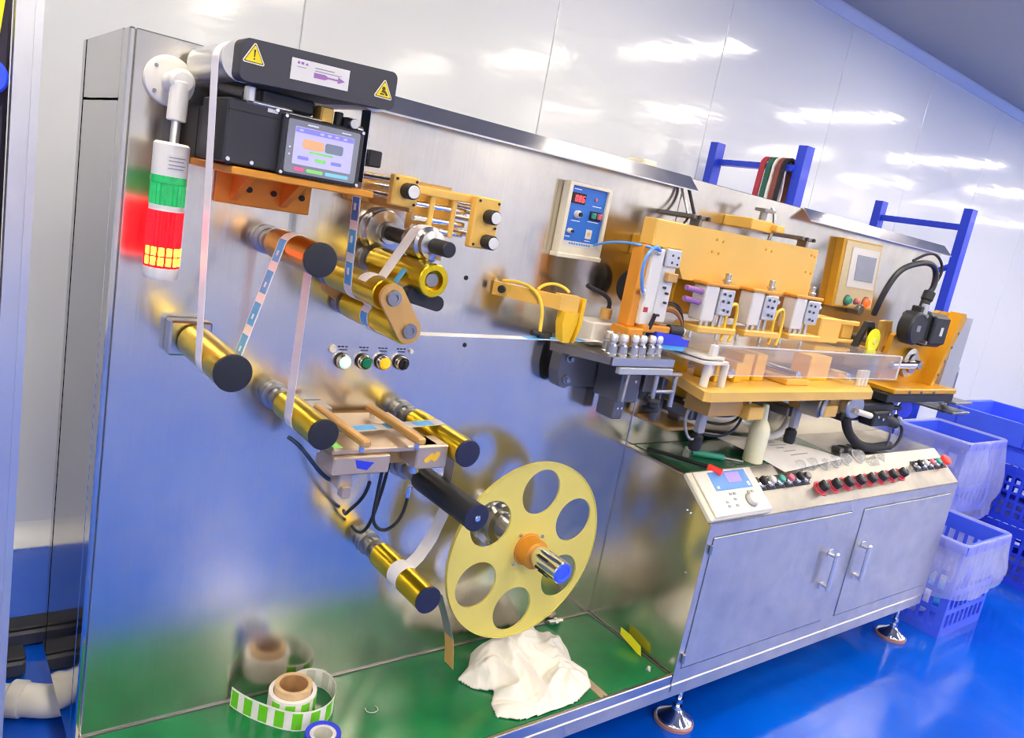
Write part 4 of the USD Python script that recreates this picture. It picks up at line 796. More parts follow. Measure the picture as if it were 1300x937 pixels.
# ------------------------------------------------------------------ gantry beam with three press cylinders
Gt = Thing('gantry_beam', 'big flat gold beam plate above three press cylinders', 'beam', (1.65, -.1, 1.3))
Gt.part('face_plate', prism([(1.275, 1.549), (2.025, 1.556), (2.03, 1.387), (1.39, 1.402), (1.335, 1.472), (1.262, 1.472)], 'xz', -.185, -.15), 'gold_plate', smooth=False)
Gt.part('corner_block', bx(1.225, 1.345, -.20, -.15, 1.478, 1.549, .003), 'gold_plate')
Gt.part('skirt', bx(1.42, 2.06, -.14, -.12, 1.300, 1.41, .002), 'gold_dark')
parts(Gt, 'stay', [bx(1.35, 1.42, -.15, -.0005, 1.44, 1.50, .004), bx(1.85, 1.92, -.15, -.0005, 1.44, 1.50, .004)], 'gold_dark')
Gt.part('screw', cat(*[cyl((x, -.185, z), (x, -.1875, z), .004, 10) for x, z in ((1.50, 1.525), (1.53, 1.523), (1.49, 1.49), (1.52, 1.488), (1.74, 1.525), (1.77, 1.523), (1.99, 1.535), (2.01, 1.532), (1.98, 1.48), (2.01, 1.478), (1.32, 1.51))]), 'gold_dark')
for k, (x0, w) in enumerate(((1.445, .125), (1.665, .125), (1.895, .135))):
    lab = ('first', 'second', 'third')[k]
    pc = Thing('press_cylinder', f'white pneumatic press cylinder, {lab} from the left under the gold beam', 'pneumatic cylinder', (x0, -.2, 1.26), group='press cylinders')
    pc.part('body', bx(x0, x0 + w * .45, -.235, -.186, 1.298, 1.398, .003), 'off_white')
    pc.part('guide', cat(bx(x0 + w * .48, x0 + w, -.24, -.186, 1.318, 1.394, .003), *[cyl((x0 + t, -.225, 1.282), (x0 + t, -.225, 1.33), .006, 12) for t in (.015, .04, .07, .1)]), 'aluminium')
    pc.part('head', bx(x0 - .01, x0 + w + .012, -.238, -.186, 1.398, 1.407, .002), 'gold_orange')
    pc.part('foot_plate', bx(x0 - .02, x0 + w + .03, -.25, -.16, 1.266, 1.284, .003), 'gold_plate')
    pc.part('screw', cat(*[cyl((x0 + t, -.241, z), (x0 + t, -.2435, z), .0042, 8) for t, z in ((.075, 1.38), (.1, 1.378), (.075, 1.36), (.1, 1.358), (.085, 1.335), (.105, 1.332))]), 'dark_ink')
    pc.part('adjuster', cat(cyl((x0 + .105, -.215, 1.407), (x0 + .105, -.215, 1.438), .009, 14), cyl((x0 + .105, -.215, 1.412), (x0 + .105, -.215, 1.42), .013, 14)), 'steel_part')
    pc.part('air_fitting', cat(*[cyl((x0 + w, -.22, z), (x0 + w + .025, -.225, z), .006, 10) for z in (1.375, 1.345)]) if k else cat(*[cyl((x0 - .002, -.22, z), (x0 - .075, -.222, z + .006), .008, 12) for z in (1.378, 1.348)]), 'white_plastic' if k else 'purple_ink')
    pc.part('rod', cat(*[cyl((x0 + t, -.21, 1.2415), (x0 + t, -.21, 1.266), .005, 10) for t in (.0, .12)]), 'chrome')
for k, x in enumerate((1.575, 1.815)):
    single('air_tube', tube([(x - .02, -.235, 1.245), (x - .018, -.235, 1.30), (x - .005, -.235, 1.350), (x + .015, -.235, 1.355), (x + .028, -.235, 1.32), (x + .022, -.24, 1.28), (x + .005, -.245, 1.245)], .0048, 8), 'tube_yellow', f'{"left" if k == 0 else "right"} yellow air tube looped up between the press cylinders', 'tube')
for k, (x0, x1, z) in enumerate(((1.30, 1.545, 1.583), (1.87, 2.10, 1.590))):
    lr = Thing('rail_bracket', f'grey rail bracket sticking out above the {"left" if k == 0 else "right"} end of the gold beam', 'bracket', (x1, 0, z))
    xb = x1 - .07
    lr.part('bar', bx(xb - .04, xb + .04, -.14, -.0005, z - .012, z, .002), 'dark_steel'); parts(lr, 'end_bolt', [cyl((xb + .02, -.14, z - .006), (xb + .02, -.146, z - .006), .006, 10), cyl((xb - .02, -.14, z - .006), (xb - .02, -.146, z - .006), .006, 10)], 'black_plastic')
    lr.part('post', bx(xb - .006, xb + .006, -.135, -.10, z - .05, z - .012), 'dark_steel')
gb = Thing('camera_bracket', 'gold block bracket on the panel above the middle of the gold beam', 'bracket', (1.82, 0, 1.58))
gb.part('block', bx(1.745, 1.86, -.11, -.0005, 1.578, 1.612, .003), 'gold_plate'); gb.part('cap', bx(1.85, 1.895, -.13, -.05, 1.585, 1.607, .003), 'gold_plate')
gb.part('fitting', cat(cyl((1.835, -.08, 1.612), (1.835, -.08, 1.645), .012, 14), bx(1.81, 1.87, -.10, -.06, 1.64, 1.65, .002)), 'steel_dull')
gb.part('cable', tube([(1.90, -.06, 1.66), (1.885, -.09, 1.62), (1.87, -.10, 1.585), (1.865, -.10, 1.55)], .006, 8), 'steel_dull')
cd = Thing('panel_cable', 'two thin cables rising behind the gold beam to the hood edge', 'cable', (1.45, -.02, 1.6))
cd.part('cable', tube([(1.500, -.012, 1.66), (1.51, -.03, 1.62), (1.50, -.06, 1.58), (1.47, -.08, 1.555)], .004, 8), 'steel_dull'); cd.part('cable', tube([(1.52, -.02, 1.665), (1.535, -.03, 1.63), (1.535, -.06, 1.58), (1.53, -.09, 1.55)], .005, 8), 'wire_black')

# ------------------------------------------------------------------ inspection table and acrylic cover
Tb = Thing('inspection_table', 'gold table plate on brackets carrying yellow blocks under the clear cover', 'table plate', (1.9, 0, 1.09))
Tb.part('plate', prism([(1.515, -.10), (1.400, -.338), (1.415, -.350), (2.33, -.338), (2.47, -.25), (2.47, -.06), (1.9, -.02)], 'xy', 1.095, 1.122), 'gold_plate', smooth=False)
parts(Tb, 'support', [bx(1.62, 1.70, -.12, -.0005, 1.03, 1.095, .003), bx(2.20, 2.28, -.12, -.0005, 1.03, 1.095, .003)], 'gold_dark')
for x0, x1, y0, y1, h in ((1.565, 1.60, -.24, -.16, .06), (1.66, 1.70, -.24, -.16, .06), (1.715, 1.77, -.22, -.15, .085), (1.785, 1.84, -.22, -.15, .085), (2.13, 2.26, -.20, -.13, .085), (1.55, 1.575, -.13, -.06, .08)):
    Tb.part('yellow_block', bx(x0, x1, y0, y1, 1.122, 1.122 + h, .002), 'yellow_paint')
Tb.part('pale_block', bx(1.90, 2.03, -.27, -.18, 1.122, 1.142, .003), 'gold_plate')
parts(Tb, 'roller', [cyl((x, -.25, 1.15), (x, -.06, 1.15), .014, 18) for x in (1.63, 1.99, 2.31)], 'chrome')
parts(Tb, 'standoff', [cyl((x, -.29, 1.122), (x, -.29, 1.19), .012, 16) for x in (1.452, 1.53)] + [cyl((x, -.26, 1.122), (x, -.26, 1.178), .010, 16) for x in (2.36, 2.385, 2.41)], 'off_white')
Tb.part('support_tray', cat(prism(rrect(1.41, 1.53, -.31, -.12, .02), 'xy', 1.190, 1.198), prism(rrect(1.42, 1.52, -.30, -.13, .02), 'xy', 1.202, 1.208)), 'off_white')
Ac = Thing('acrylic_cover', 'long clear acrylic cover box over the gold table', 'cover', (2.0, -.2, 1.15))
xa, xb_, ya, yb, za, zb_ = 1.485, 2.585, -.285, -.075, 1.155, 1.240
Ac.part('top', bx(xa, xb_, ya, yb, zb_ - .005, zb_), 'acrylic', smooth=False)
Ac.part('front', bx(xa, xb_, ya, ya + .005, za, zb_ - .0052), 'acrylic', smooth=False)
Ac.part('end', bx(xa, xa + .005, ya + .0052, yb, za, zb_ - .0052), 'acrylic', smooth=False); Ac.part('end', bx(xb_ - .005, xb_, ya + .0052, yb, za, zb_ - .0052), 'acrylic', smooth=False)
Ac.part('edge_highlight', cat(bx(xa, xb_, ya - .001, ya + .004, zb_ - .001, zb_ + .003), bx(xa - .002, xa + .004, ya - .002, ya + .003, za, zb_), bx(xb_ - .004, xb_ + .001, ya - .002, ya + .003, za, zb_), bx(xa, xb_, ya - .001, ya + .0015, za - .001, za + .001)), 'acrylic_edge', smooth=False)  # whitened strips paint the bright highlight along the cover edges
Ac.part('flange', bx(1.43, 2.45, yb - .005, -.02, zb_ + .0005, zb_ + .005), 'acrylic_edge', smooth=False)
Ac.part('corner_post', bx(xa - .022, xa - .004, ya - .006, ya + .012, za - .005, zb_ + .002, .003), 'off_white')
# below the table
for k, (x0, x1) in enumerate(((1.52, 1.76), (2.075, 2.19))):
    ub = Thing('clamp_block', f'{"long" if k == 0 else "short"} gold clamp block under the gold table edge', 'clamp block', (x1, -.28, 1.02))
    ub.part('body', prism([(x0, 1.093), (x0, 1.03), (x1 - .08, 1.03), (x1 - .08, 1.062), (x1 - .1, 1.093)], 'xz', -.28, -.19), 'gold_pale', smooth=False)
    ub.part('jaw', bx(x1 - .078, x1, -.305, -.22, 1.022, 1.062, .003), 'gold_plate'); ub.part('pin', cyl((x1 - .03, -.265, 1.0625), (x1 - .03, -.265, 1.0825), .007, 12), 'aluminium')
    ub.part('link', bx(x1 - .09, x1 - .075, -.27, -.2, 1.06, 1.094, .002), 'gold_pale')
gd = Thing('dial_gauge', 'grey dial with pale face hanging below the gold table', 'dial', (2.09, -.27, 1.05))
gd.part('housing', lathe([(0, 0), (.036, 0), (.038, .004), (.038, .06), (.03, .066), (0, .066)], (2.085, -.235, 1.055), (.25, -1, 0), 32), 'dark_steel'); gd.part('face', lathe([(0, 0), (.031, 0), (.031, .004), (.026, .005), (.026, .002), (0, .002)], (2.1018, -.302, 1.055), (.25, -1, 0), 32), 'grey_paint', 'pale dial face')
gd.part('stub', cyl((2.00, -.25, 1.075), (2.07, -.25, 1.065), .010, 14), 'steel_part')
ew = Thing('end_wheel', 'flat grey round wheel at the right end below the gold table', 'wheel', (2.34, -.29, 1.04)); ew.part('disc', lathe([(0, 0), (.042, 0), (.044, .004), (.044, .03), (.04, .034), (0, .034)], (2.36, -.25, 1.048), (-.2, -1, 0), 36), 'steel_part'); ew.part('stub', cyl((2.35, -.29, 1.035), (2.44, -.30, 1.02), .011, 14), 'cream_plastic'); ew.part('block', bx(2.25, 2.34, -.24, -.125, 1.01, 1.094, .003), 'gold_pale')
for k, (x, y) in enumerate(((1.607, -.20), (2.125, -.20))):
    nz = Thing('suction_nozzle', f'black tipped nozzle on a grey rod hanging under the {"left" if k == 0 else "right"} part of the gold table', 'nozzle', (x, y, .88))
    nz.part('rod', bx(x - .016, x + .014, y - .012, y + .012, .95, 1.06, .004), 'grey_paint'); nz.part('tip', lathe([(0, 0), (.016, 0), (.02, .01), (.02, .045), (.011, .055), (0, .055)], (x - .005, y, .895), seg=20), 'black_plastic')
    nz.part('link', cat(bx(x - .035, x + .03, y + .012, -.0005, .985, 1.02, .004)), 'dark_steel')
    if k == 0: nz.part('hose', tube([(x - .02, y, 1.03), (x - .05, y + .02, .98), (x - .03, y, .93), (x - .01, y, .945)], .005, 8), 'steel_dull')
gl = Thing('side_guide', 'brown clamp piece hanging on the panel left below the gold table', 'bracket', (1.60, -.1, .9)); gl.part('plate', bx(1.54, 1.68, -.14, -.0005, .935, .948, .003), 'gold_pale'); parts(gl, 'hanger', [bx(1.54, 1.562, -.08, -.05, .940, 1.09, .003), bx(1.64, 1.67, -.09, -.04, .948, 1.03, .003)], 'dark_steel')
wt = Thing('air_lines', 'dark blue air lines looped behind the glue bottle', 'tubes', (1.8, -.08, .95))
for k, dz in enumerate((0, -.018, -.045, .01)): wt.part('tube', tube([(1.66, -.08, 1.0 + dz), (1.78, -.10, .975 + dz * 1.6), (1.92, -.10, .97 + dz * 1.4), (2.02, -.06, 1.02 + dz * .6)], .005, 8), ('navy', 'wire_black', 'navy', 'wire_black')[k])

# ================================================================== SMALL TOUCH PANEL
H = Thing('touch_panel', 'gold framed touch panel with grey screen and green and orange lamps', 'control panel', (2.55, 0, 1.372))
H.part('frame', prism([(2.430, 1.625), (2.722, 1.630), (2.765, 1.372), (2.462, 1.370)], 'xz', -.0295, -.0005), 'gold_dark', smooth=False)
H.part('face', prism([(2.452, 1.620), (2.715, 1.624), (2.757, 1.378), (2.482, 1.377)], 'xz', -.0320, -.0297), 'panel_beige', smooth=False)
sb = H.part('screen_bezel', prism([(2.500, 1.600), (2.705, 1.603), (2.730, 1.452), (2.522, 1.452)], 'xz', -.0355, -.0322), 'off_white', 'pale screen bezel', smooth=False)
H.part('screen', prism([(2.545, 1.576), (2.690, 1.577), (2.705, 1.480), (2.562, 1.480)], 'xz', -.0367, -.0356), 'lcd_grey', under=sb, smooth=False)
for x, m_, r in ((2.553, 'button_teal', .016), (2.620, 'button_pink', .009), (2.695, 'lamp_orange', .018)):
    b = H.part('lamp', lathe([(0, 0), (r, 0), (r, .012), (r * .7, .020), (0, .021)], (x, -.0322, 1.400), (0, -1, 0), 24), m_); H.part('lamp_ring', ring((x, -.0322, 1.400), (x, -.038, 1.400), r * 1.35, r * 1.02, 24), 'dark_steel', under=b)
gx = Thing('feed_bracket', 'gold feed bracket box on the panel below the touch panel', 'bracket', (2.4, -.1, 1.24))
gx.part('block', bx(2.235, 2.375, -.14, -.0005, 1.245, 1.335, .004), 'gold_plate'); gx.part('arm', cat(bx(2.376, 2.52, -.13, -.11, 1.315, 1.332, .003), bx(2.376, 2.52, -.13, -.11, 1.25, 1.262, .003), bx(2.45, 2.52, -.11, -.0005, 1.262, 1.314, .003)), 'gold_plate'); gx.part('lamp_base', cyl((2.655, -.0005, 1.37), (2.655, -.05, 1.37), .022), 'dark_steel')
yd = Thing('yellow_wheel', 'bright yellow disc wheel in a black bracket behind the acrylic cover', 'reel', (2.56, -.16, 1.26)); yd.part('disc', lathe([(0, 0), (.044, 0), (.046, .003), (.046, .010), (0, .011)], (2.568, -.165, 1.272), (.05, -1, 0), 36), 'disc_yellow'); yd.part('hub', cyl((2.568, -.176, 1.27), (2.568, -.18, 1.27), .012, 14), 'reel_yellow')  # a yellow disc wheel rather than a reel of tape
yd.part('bracket', prism([(2.49, 1.242), (2.545, 1.338), (2.585, 1.34), (2.65, 1.245), (2.63, 1.242), (2.57, 1.32), (2.55, 1.32), (2.515, 1.242)], 'xz', -.150, -.13), 'black_plastic'); yd.part('axle', cyl((2.572, -.16, 1.27), (2.58, -.0005, 1.27), .012, 12), 'dark_steel')
ga = Thing('gold_angle', 'slotted gold angle standing between the yellow wheel and the motor', 'bracket', (2.72, -.1, 1.22)); ga.part('plate', prism(Polygon([(2.70, 1.225), (2.672, 1.345), (2.70, 1.35), (2.755, 1.35), (2.79, 1.225)], [[(2.725, 1.25), (2.715, 1.33), (2.738, 1.33), (2.755, 1.25)]]), 'xz', -.135, -.120), 'gold_plate', smooth=False); ga.part('foot', bx(2.69, 2.80, -.135, -.0005, 1.215, 1.2245, .003), 'gold_plate')

# ================================================================== MOTOR UNIT
Mo = Thing('servo_motor_unit', 'black servo motors on a gold mounting frame at the right end of the machine', 'motor', (2.95, -.15, 1.1))
Mo.part('back_plate', prism([(2.70, 1.125), (2.735, 1.30), (3.07, 1.42), (3.23, 1.418), (3.20, 1.09)], 'xz', -.165, -.145), 'gold_dark', smooth=False)
Mo.part('side_plate', prism([(3.060, 1.112), (3.085, 1.112), (3.215, 1.405), (3.20, 1.425), (3.165, 1.425)], 'xz', -.215, -.165), 'gold_dark', smooth=False)
Mo.part('base_plate', bx(2.64, 3.19, -.27, -.13, 1.09, 1.112, .004), 'gold_dark'); Mo.part('foot_rail', bx(2.62, 3.20, -.26, -.12, 1.055, 1.089, .003), 'black_plastic')
Mo.part('grey_plate', prism([(3.20, 1.03), (3.22, 1.405), (3.345, 1.408), (3.345, 1.03)], 'xz', -.19, -.166), 'grey_paint', smooth=False)
Mo.part('motor', cat(bx(2.735, 2.86, -.225, -.166, 1.285, 1.405, .012), cyl((2.715, -.20, 1.345), (2.715, -.256, 1.345), .064, 40)), 'black_plastic', 'black servo motor with round face')
Mo.part('motor', cat(bx(2.862, 3.03, -.225, -.166, 1.275, 1.41, .012), bx(2.87, 3.00, -.245, -.225, 1.29, 1.40, .006)), 'black_plastic', 'black servo gearbox')
Mo.part('motor_label', bx(2.70, 2.728, -.2572, -.256, 1.335, 1.358), 'grey_ink'); Mo.part('motor_label', bx(2.93, 2.952, -.2462, -.245, 1.325, 1.36), 'off_white')
for x, z in ((2.745, 1.397), (2.80, 1.295)): Mo.part('bolt', cyl((x, -.225, z), (x, -.262, z), .008, 10), 'steel_dull')
Mo.part('coupling', lathe([(0, 0), (.058, 0), (.06, .004), (.06, .02), (.04, .024), (.04, .034), (.018, .036), (.018, .06), (0, .06)], (2.89, -.165, 1.197), (0, -1, 0), 40), 'steel_part')
Mo.part('shaft', cyl((2.70, -.20, 1.188), (2.87, -.21, 1.195), .015, 16), 'chrome')
Mo.part('bolt', cat(*[cyl((x, -.27, 1.10), (x, -.276, 1.10), .006, 10) for x in (2.76, 2.86, 2.97)], *[cyl((3.10 + .025 * k, -.215, 1.16 + .06 * k), (3.10 + .025 * k, -.22, 1.16 + .06 * k), .006, 10) for k in range(4)]), 'steel_dull')
Mo.part('plug', cat(cyl((2.775, -.22, 1.40), (2.79, -.22, 1.455), .018, 16), cyl((2.79, -.22, 1.455), (2.80, -.22, 1.49), .022, 16), bx(2.73, 2.775, -.24, -.2, 1.40, 1.43, .004)), 'black_plastic')
Mo.part('plug_body', cyl((2.76, -.235, 1.40), (2.765, -.235, 1.44), .014, 14), 'grey_paint')
mc = Thing('motor_cable', 'thick black cable arching up over the servo motors', 'cable', (2.65, -.15, 1.4))
mc.part('cable', tube([(2.80, -.22, 1.49), (2.815, -.22, 1.535), (2.80, -.215, 1.575), (2.745, -.21, 1.592), (2.67, -.2, 1.580), (2.58, -.19, 1.54), (2.535, -.18, 1.46), (2.54, -.16, 1.37)], .011, 10), 'wire_black'); mc.part('cable', tube([(2.79, -.22, 1.49), (2.83, -.22, 1.53), (2.845, -.22, 1.58), (2.80, -.21, 1.625), (2.72, -.2, 1.62), (2.66, -.19, 1.59)], .0055, 8), 'wire_black')
of = Thing('outfeed_shelf', 'grey outfeed frame with two small shelves at the far right end of the machine', 'shelf', (3.5, -.12, .97))
for z in (.985, 1.03): of.part('shelf', bx(XE + .001, 3.48, -.24, -.02, z, z + .012, .003), 'steel_dull')
of.part('arm', bx(XE + .001, 3.56, -.115, -.085, 1.150, 1.175, .003), 'grey_paint'); of.part('leg', bx(3.535, 3.565, -.115, -.085, .95, 1.149, .003), 'steel_dull'); of.part('clamp', bx(3.40, 3.45, -.125, -.075, 1.176, 1.205, .004), 'blue_clamp')
of.part('rail', bx(3.48, 3.56, -.115, -.085, .985, 1.0, .002), 'steel_dull')
gr = Thing('gripper_tool', 'black clamp head with grey cables and blue disc below the motor unit', 'gripper', (2.75, -.2, .98))
gr.part('body', cat(bx(2.48, 2.74, -.24, -.12, 1.0, 1.045, .006), bx(2.56, 2.70, -.26, -.2, .96, 1.02, .006), cyl((2.66, -.24, .99), (2.76, -.25, .965), .022, 16), bx(2.44, 2.60, -.20, -.10, .965, 1.0, .005)), 'black_plastic')
gr.part('grey_arm', cat(bx(2.56, 2.95, -.10, -.0005, 1.015, 1.045, .004), tube([(2.80, -.14, 1.03), (2.86, -.15, 1.02), (2.89, -.15, .98), (2.86, -.15, .955)], .014, 12)), 'grey_paint'); gr.part('bolt', cat(*[cyl((x, -.262, z), (x, -.268, z), .006, 10) for x, z in ((2.58, 1.0), (2.62, .99), (2.66, 1.01))]), 'chrome')
gr.part('blue_disc', lathe([(0, 0), (.035, 0), (.035, .006), (0, .008)], (2.885, -.215, 1.012), (-.4, -1, 0), 30), 'blue_clamp', 'blue round disc'); gr.part('fitting', cyl((2.82, -.22, .985), (2.87, -.22, .955), .011, 12), 'steel_part')
gr.part('disc_arm', cyl((2.74, -.2, 1.02), (2.885, -.206, 1.012), .010, 12), 'black_plastic')
gc = Thing('gripper_cable', 'heavy black cable chain drooping to the console under the gripper head', 'cable', (2.6, -.2, .86))
gc.part('cable', tube([(2.47, -.20, .985), (2.50, -.205, .93), (2.57, -.22, .88), (2.70, -.23, .862), (2.82, -.225, .862)], .018, 12), 'rubber'); gc.part('cable', tube([(2.86, -.22, .955), (2.885, -.23, .925), (2.87, -.235, .885), (2.80, -.235, .865)], .006, 8), 'wire_black'); gc.part('cable', tube([(2.68, -.24, .98), (2.73, -.25, .95), (2.75, -.25, .90), (2.76, -.24, .865)], .0045, 8), 'steel_dull')

# ================================================================== ON THE CABINET TOP
bt = Thing('glue_bottle', 'pale cream plastic bottle standing on the cabinet top', 'bottle', (1.910, -.212, ZH + .003))
bt.part('body', lathe([(0, 0), (.030, 0), (.033, .003), (.033, .105), (.031, .120), (.022, .138), (.0145, .148), (.0145, .150), (0, .150)], (1.910, -.212, ZH + .003), seg=36), 'glue_bottle'); bt.part('neck', lathe([(0, .150), (.0145, .150), (.014, .155), (.011, .19), (.009, .198), (0, .198)], (1.910, -.212, ZH + .003), seg=28), 'glue_bottle')
def sheet(c, ux, uy, z, fn):
    n = 14; V = []; F = []
    for i in range(n):
        for j in range(n):
            a, b = i / (n - 1), j / (n - 1); p = np.array(c) + np.array(ux) * a + np.array(uy) * b; V.append((p[0], p[1], z + fn(a, b)))
    for i in range(n - 1):
        for j in range(n - 1): A_, B_, C_, D_ = i * n + j, (i + 1) * n + j, (i + 1) * n + j + 1, i * n + j + 1; F += [(A_, B_, C_), (A_, C_, D_)]
    V = np.array(V); N = len(V); V2 = V + [0, 0, -.0005]; F = np.array(F); ed = np.sort(F[:, [0, 1, 1, 2, 2, 0]].reshape(-1, 2), 1); u, cc = np.unique(ed, axis=0, return_counts=True); b = u[cc == 1]
    mm = T.Trimesh(np.vstack([V, V2]), np.vstack([F, F[:, ::-1] + N, np.c_[b[:, 0], b[:, 1], b[:, 1] + N], np.c_[b[:, 0], b[:, 1] + N, b[:, 0] + N]]), process=False); mm.fix_normals(); return mm
pp = Thing('paper_sheet', 'white printed paper sheet lying on the green mat behind the bottle', 'paper', (2.1, -.12, ZH))
def patch(c00, c10, c11, c01, fn, n=16):
    V = []; F = []
    for i in range(n):
        for j in range(n):
            a, b = i / (n - 1), j / (n - 1); p = np.array(c00) * (1 - a) * (1 - b) + np.array(c10) * a * (1 - b) + np.array(c11) * a * b + np.array(c01) * (1 - a) * b; p[2] += fn(a, b); V.append(p)
    for i in range(n - 1):
        for j in range(n - 1): A_, B_, C_, D_ = i * n + j, (i + 1) * n + j, (i + 1) * n + j + 1, i * n + j + 1; F += [(A_, B_, C_), (A_, C_, D_)]
    V = np.array(V); N = len(V); V2 = V + [0, 0, -.0005]; F = np.array(F); ed = np.sort(F[:, [0, 1, 1, 2, 2, 0]].reshape(-1, 2), 1); u, cc = np.unique(ed, axis=0, return_counts=True); b = u[cc == 1]
    mm = T.Trimesh(np.vstack([V, V2]), np.vstack([F, F[:, ::-1] + N, np.c_[b[:, 0], b[:, 1], b[:, 1] + N], np.c_[b[:, 0], b[:, 1] + N, b[:, 0] + N]]), process=False); mm.fix_normals(); return mm
PC = ((1.86, -.03, ZH + .034), (2.0, -.285, ZH - .012), (2.41, -.262, ZH + .004), (2.26, -.03, ZH + .006))
pw = lambda a, b: .018 * math.sin(math.pi * a) * (.4 + .6 * math.sin(math.pi * b)) + .012 * (1 - b) ** 2 * (1 - a)
pp.part('sheet', patch(*PC, pw), 'paper')
def on_paper(a0, a1, b0, b1):
    g = lambda a, b: np.array(PC[0]) * (1 - a) * (1 - b) + np.array(PC[1]) * a * (1 - b) + np.array(PC[2]) * a * b + np.array(PC[3]) * (1 - a) * b + np.array([0, 0, pw(a, b) + .0010])
    return patch(g(a0, b0), g(a1, b0), g(a1, b1), g(a0, b1), lambda a, b: 0., 2)
for k in range(6): pp.part('print_line', on_paper(.30 + .09 * k, .315 + .09 * k, .40, .52 + .08 * (k % 3)), 'grey_ink')
pen = Thing('screwdriver', 'screwdriver with green translucent handle lying on the green mat', 'screwdriver', (1.78, -.17, ZH)); pen.part('handle', cyl((1.70, -.125, ZH + .014), (1.79, -.185, ZH + .013), .010, 14), 'button_teal'); pen.part('blade', cyl((1.79, -.185, ZH + .012), (1.845, -.222, ZH + .010), .004, 10), 'steel_part')
ck = Thing('caliper_rod', 'black rod with red tip crossing the desk to the white keypad', 'rod', (1.62, -.2, ZH)); ck.part('rod', cyl((1.56, -.06, ZH + .010), (1.625, -.25, ZH + .018), .006, 10), 'black_plastic'); ck.part('tip', cyl((1.625, -.25, ZH + .018), (1.640, -.292, ZH + .013), .010, 14), 'button_red')
sc_ = Thing('small_bottle', 'tiny clear vial beside the left nozzle on the green mat', 'vial', (1.665, -.13, ZH + .003)); sc_.part('vial', cyl((1.665, -.13, ZH + .003), (1.665, -.13, ZH + .028), .011, 16), 'clear_cap'); sc_.part('cap', cyl((1.665, -.13, ZH + .028), (1.665, -.13, ZH + .036), .008, 14), 'off_white')
wh = single('curved_tube', tube([(2.08, -.12, .895), (2.15, -.13, .90), (2.23, -.11, .925), (2.285, -.08, .955)], .014, 12), 'tube_white', 'pale curved plastic tube above the paper sheet', 'tube')
ch = Thing('drag_chain', 'row of dark cable chain links lying right of the green mat', 'cable chain', (2.6, -.18, ZH))
for k in range(9): ch.part('link', cat(bx(2.48 + .033 * k, 2.506 + .033 * k, -.21, -.17, ZH + .0005, ZH + .020, .004)), 'black_plastic' if k % 2 else 'steel_dull')
# clear caps scattered along the console edge
capsrc = None
for k, (x, s, r) in enumerate(((2.12, .018, .020), (2.20, .015, .020), (2.28, .022, .019), (2.36, .016, .020), (2.44, .010, .021), (2.54, .004, .026))):
    p0 = K(x, s, .0012)
    lab = ('leftmost', 'second', 'third', 'fourth', 'fifth', 'largest, right end')[k]
    cc = Thing('clear_cap', f'clear plastic cap on the console edge, {lab} of six', 'cap', p0, group='clear plastic caps')
    cc.part('dome', lathe([(0, 0), (r, 0), (r, .006), (r * .9, .016), (r * .6, .024), (0, .027)], p0, CN, 20), 'clear_cap'); cc.part('rim', lathe([(r, .0), (r * 1.18, 0), (r * 1.18, .003), (r, .003), (r, 0)], p0, CN, 20), 'acrylic_edge')
single('plastic_scrap', cat(*[T.convex.convex_hull(np.array([K(2.62 + dx, .03 + ds, .001 + dh) for dx, ds, dh in pts])) for pts in ([(-.05, -.01, 0), (.06, -.03, 0), (.05, .02, 0), (-.03, .02, 0), (.0, 0, .02)], [(.04, -.02, 0), (.11, -.03, 0), (.09, .01, 0), (.08, -.01, .025)])]), 'clear_cap', 'crumpled piece of clear film right of the clear caps', 'film', smooth=False)

# ------------------------------------------------------------------ console controls
Kp = Thing('keypad_controller', 'white motor controller with blue screen on the left end of the console', 'controller', K(1.66, .08))
Kp.part('base', kbox(1.510, 1.815, .006, .165, .0015, .020, .004), 'cream_plastic'); Kp.part('face', kbox(1.530, 1.812, .010, .160, .0205, .026, .003), 'white_plastic')
sc2 = Kp.part('screen_window', kbox(1.590, 1.772, .018, .080, .0262, .0275, .0008), 'screen_blue', 'blue screen window'); Kp.part('lcd', kbox(1.665, 1.735, .024, .058, .0277, .0285), 'screen_violet', under=sc2); Kp.part('icon', cat(kbox(1.600, 1.612, .066, .074, .0277, .0282), kbox(1.752, 1.764, .060, .074, .0277, .0282)), 'white_ink', under=sc2)
for x, s in ((1.645, .094), (1.665, .094), (1.735, .094), (1.755, .094), (1.655, .112), (1.612, .118), (1.612, .132), (1.65, .132)): Kp.part('key', kbox(x - .006, x + .006, s - .004, s + .004, .0262, .029, .001), 'grey_paint')
Kp.part('dial', lathe([(0, .0262), (.020, .0262), (.019, .036), (.016, .040), (0, .040)], K(1.728, .122), CN, 26), 'white_plastic'); Kp.part('dial_shadow_ring', lathe([(.0205, .0262), (.024, .0262), (.024, .028), (.0205, .028), (.0205, .0262)], K(1.728, .122), CN, 26), 'grey_bezel')
def kbutton(name, label, x, s, capm, cat_, ring_m='chrome', sel=False, grp=None):
    t = Thing(name, label, cat_, K(x, s), group=grp)
    t.part('plate', kbox(x - .022, x + .022, s - .024, s + .024, .0012, .004, .001), 'black_plastic')
    t.part('ring', lathe([(0, .004), (.018, .004), (.018, .016), (.014, .020), (0, .020)], K(x, s), CN, 24), ring_m)
    if sel: t.part('grip', kbox(x - .006, x + .006, s - .015, s + .015, .0202, .034, .003), capm)
    else: t.part('cap', lathe([(0, .0202), (.0135, .0202), (.0135, .028), (.011, .031), (0, .031)], K(x, s), CN, 24), capm)
    return t
